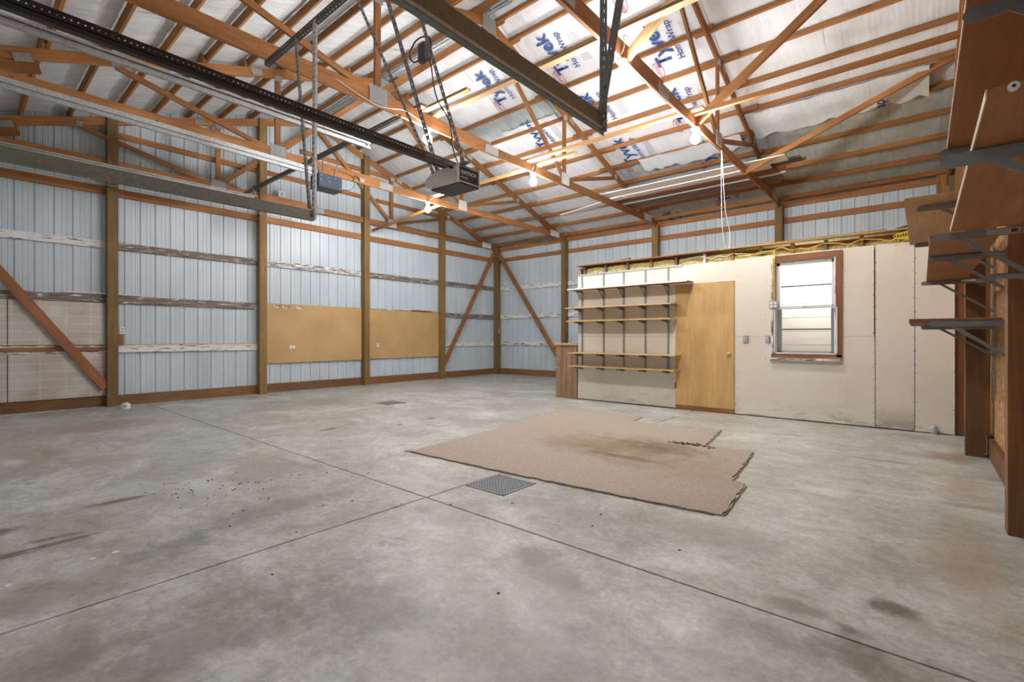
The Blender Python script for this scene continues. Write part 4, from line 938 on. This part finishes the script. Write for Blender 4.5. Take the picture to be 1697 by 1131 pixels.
def carpet(name, pts, z0, z1, label, rag=.012):
    rnd = random.Random(5); P2 = []
    for i in range(len(pts)):
        a = Vector(pts[i]); b2 = Vector(pts[(i+1) % len(pts)]); n = max(2, int((b2-a).length/.05))
        for k in range(n): P2.append(a.lerp(b2, k/n) + Vector((rnd.uniform(-rag,rag), rnd.uniform(-rag,rag)))*(1 if k else .3))
    bm = bmesh.new(); f = bm.faces.new([bm.verts.new((p.x, p.y, z1)) for p in P2])
    r = bmesh.ops.extrude_face_region(bm, geom=[f])
    for v in [v for v in r['geom'] if isinstance(v, bmesh.types.BMVert)]: v.co.z = z0
    bmesh.ops.recalc_face_normals(bm, faces=bm.faces[:]); bmesh.ops.triangulate(bm, faces=[f for f in bm.faces if len(f.verts) > 4])
    me = bpy.data.meshes.new(name); bm.to_mesh(me); bm.free(); o = mesh_obj(name, me, M['carpet']); props(o, label, 'carpet'); return o
carpet('carpet_remnant', [(-4.08,3.13),(-3.0,3.18),(-2.17,3.24),(-1.47,3.31),(-1.02,3.36),(-1.095,4.20),(-1.21,4.23),(-1.34,5.45),(-1.82,5.39),(-1.97,6.42),(-2.64,6.27),(-3.13,6.32),(-3.18,6.76),(-4.61,6.77),(-4.45,5.7),(-4.27,5.0),(-4.2,4.36)], 0, .012, 'large worn beige carpet piece with a brown stain on the concrete floor')
M['thread'] = mat('carpet_backing', (.16,.12,.08), .95)
for pts, lb in (([(-4.15,3.12),(-3.0,3.165),(-2.17,3.225),(-1.47,3.295),(-1.0,3.345)], 'frayed dark carpet edge nearest the camera'), ([(-1.0,3.36),(-1.075,4.19)], 'frayed carpet edge at the near right corner'), ([(-1.19,4.24),(-1.32,5.45)], 'frayed carpet edge along the right side'), ([(-1.80,5.39),(-1.95,6.43),(-2.5,6.3)], 'frayed carpet edge at the far right corner')):
    rnd = random.Random(len(lb)); q = []
    for a, b2 in zip(pts, pts[1:]):
        n = int((Vector(b2)-Vector(a)).length/.06)
        for k in range(n): 
            p = Vector(a).lerp(Vector(b2), k/n); q.append((p.x+rnd.uniform(-.01,.01), p.y+rnd.uniform(-.01,.01), .006+rnd.uniform(0,.004)))
    b = MB(); b.tube(q, .0042, 5); o = b.done('frayed_edge', M['thread']); props(o, lb, 'carpet edge')
b = MB()
rnd = random.Random(3)
for k in range(60):
    x_, y_ = (-1.95+rnd.gauss(0,.12), 5.33+rnd.gauss(0,.03)); b.box(x_-.012,x_+.012,y_-.004,y_+.004,.012,.018+rnd.uniform(0,.006))
o = b.done('loose_fibres', M['thread']); props(o, 'small heap of torn fibres on the carpet near its back notch', 'fibres', kind='stuff')

# ------------------------------------------------------------------ long pieces stored on the chords
def plank(name, a, b2, w, h, m, label, grp='long pieces stored across the truss chords'):
    o = board(name, a, b2, w, h, m); props(o, label, 'plank', grp); return o
plank('siding_plank', (-5.60,9.22,4.275), (-1.75,9.24,4.275), .33, .02, M['white'], 'widest white siding plank lying over two truss chords')
plank('siding_plank', (-5.35,9.50,4.262), (-2.05,9.50,4.262), .20, .03, M['white'], 'narrow white plank beside the widest siding plank')
plank('siding_plank', (-6.70,9.76,4.20), (-4.9,9.44,4.24), .20, .018, M['white'], 'white plank poking out left past the middle truss')
plank('stored_plank', (-5.4,9.78,4.262), (-2.0,9.78,4.262), .26, .035, M['fir_red'], 'dark reddish plank next to the white siding overhead')
plank('stored_plank', (-5.3,10.0,4.255), (-1.9,9.98,4.255), .08, .03, M['white_dirty'], 'thin pale strip between dark stored planks overhead')
plank('stored_plank', (-5.35,10.22,4.26), (-2.0,10.22,4.26), .24, .03, M['greywood'], 'weathered wide plank stored overhead near the eave')
plank('stored_plank', (-5.25,10.5,4.26), (-2.1,10.48,4.26), .18, .035, M['fir_red'], 'dark stored plank nearest the eave wall')
plank('stored_plank', (-2.6,9.62,4.33), (-1.6,9.60,4.33), .2, .04, M['greywood'], 'short weathered board on top of the siding stack')
b = MB(); b.tube([(-3.4,9.74,4.34), (-1.55,9.76,4.36)], .035, 12); o = b.done('stored_tube', mat('mossy_tube', (.22,.24,.12), .8)); props(o, 'greenish brown tube end sticking out of the overhead stack', 'tube')

# ------------------------------------------------------------------ right wall shelves
def big_bracket(name, xt, xw, y, z, drop, parent, hh=.042, m='bracket'):
    b = MB(); b.bar((xt+.01,y,z-hh/2), (xw,y,z-hh/2), .004, hh); b.bar((xt+.01,y+.009,z-.002), (xw,y+.009,z-.002), .022, .003)
    b.cyl((xt+.012,y-.0015,z-hh/2), (xt+.012,y+.0015,z-hh/2), hh/2, 12)
    b.bar((xt+.13*(xw-xt)/.5,y-.003,z-hh*.7), (xw,y-.003,z-drop), .003, hh*.55); b.bar((xt+.13*(xw-xt)/.5,y+.004,z-hh*.62), (xw,y+.004,z-drop+.012), .014, .003)
    o = b.done(name, M[m], parent); return o
def std(x, y, z0, z1, parent):
    b = MB(); b.box(x-.014,x,y-.016,y-.006,z0,z1); b.box(x-.014,x,y+.006,y+.016,z0,z1); z_ = z0
    while z_ < z1: b.box(x-.014,x-.006,y-.006,y+.006,z_,z_+.016); z_ += .03
    return b.done('standard', M['standard'], parent)
rr = empty('shelf_rack', (.53, 5.6, 1), 'steel standards with long brackets on the right end wall', 'shelf rack')
s1 = std(.543, 6.60, .66, 2.35, rr)
for xt, z_, dr in ((0.0,1.785,.33), (0.0,1.325,.30), (-.02,2.56,.33), (-.05,2.19,.3)):
    if z_ < 2.5: big_bracket('bracket', xt, .53, 6.6, z_, dr, s1)
s2 = std(.452, 4.60, 1.15, 2.35, rr)
big_bracket('bracket', .04, .44, 4.6, 1.787, .27, s2); big_bracket('bracket', .045, .44, 4.6, 1.322, .25, s2); 
big_bracket('bracket', -.022, .44, 4.72, 2.185, .27, s2)
s3 = std(.462, 3.72, 1.2, 2.35, rr)
b3 = big_bracket('bracket', .055, .45, 3.72, 1.80, .27, s3); big_bracket('bracket', .27, .45, 3.66, 1.545, .03, s3, hh=.03)
s4 = std(.462, 2.12, 1.3, 2.5, rr)
big_bracket('bracket', .053, .45, 2.12, 1.797, .22, s4, hh=.044)
s5 = std(.47, 3.38, 1.9, 2.5, rr); big_bracket('bracket', .075, .45, 3.38, 2.185, .25, s5)
s6 = std(.47, 1.92, 1.9, 2.5, rr); big_bracket('bracket', .10, .45, 1.95, 2.17, .25, s6, hh=.044)
b = MB(); b.box(.27,.40,3.7165,3.7185,1.763,1.795); b.done('sticker', M['sticker'], s3)
b = MB()
for k in range(9): b.box(.365+.003*k,.3665+.003*k+(.001 if k % 3 else 0),3.7155,3.7165,1.77,1.79)
b.done('printed_bars', M['black'], s3)
b = MB(); b.box(.30,.40,6.592,6.596,1.762,1.782); b.done('sticker', M['white'], s1)
def shelf(x0, x1, y0, y1, z, th, label, m='plywood'):
    e = empty('shelf_board', ((x0+x1)/2, (y0+y1)/2, z), label, 'shelf', 'boards on the right end wall rack')
    box('board', x0+.004, x1, y0, y1, z, z+th, M[m], e); box('front_edge', x0, x0+.004, y0, y1, z, z+th, M['plyedge'], e, bev=0); return e
shelf(.033, .34, 3.78, 6.66, 1.788, .018, 'far plywood shelf at middle height on the right end wall')
e = shelf(.122, .46, 1.70, 3.70, 1.802, .026, 'near plywood shelf with a white rubber bumper on its end')
b = MB(); b.cyl((.171,1.70,1.8165), (.171,1.688,1.8165), .011, 20, .011); b.done('bumper', M['white'], e, False); b = MB(); b.cyl((.171,1.6885,1.8165), (.171,1.687,1.8165), .004, 12); b.done('bumper_hole', M['hinge'], e)
shelf(.098, .50, 1.25, 3.40, 2.19, .018, 'highest plywood shelf overhead at the right edge')
shelf(-.10, .30, 4.55, 6.68, 2.192, .030, 'high shelf against the partition top at right', 'shelfwood')
e = empty('shelf_board', (.2, 6.2, 1.33), 'low thick brown shelf board at the right end wall', 'shelf', 'boards on the right end wall rack')
box('board', -.085, .50, 5.55, 6.9, 1.326, 1.366, M['fir_red'], e); box('end_face', -.09, -.085, 5.55, 6.9, 1.326, 1.366, M['plyedge'], e, bev=0)

for o in bpy.data.objects:
    if '_w' in o.keys(): del o['_w']
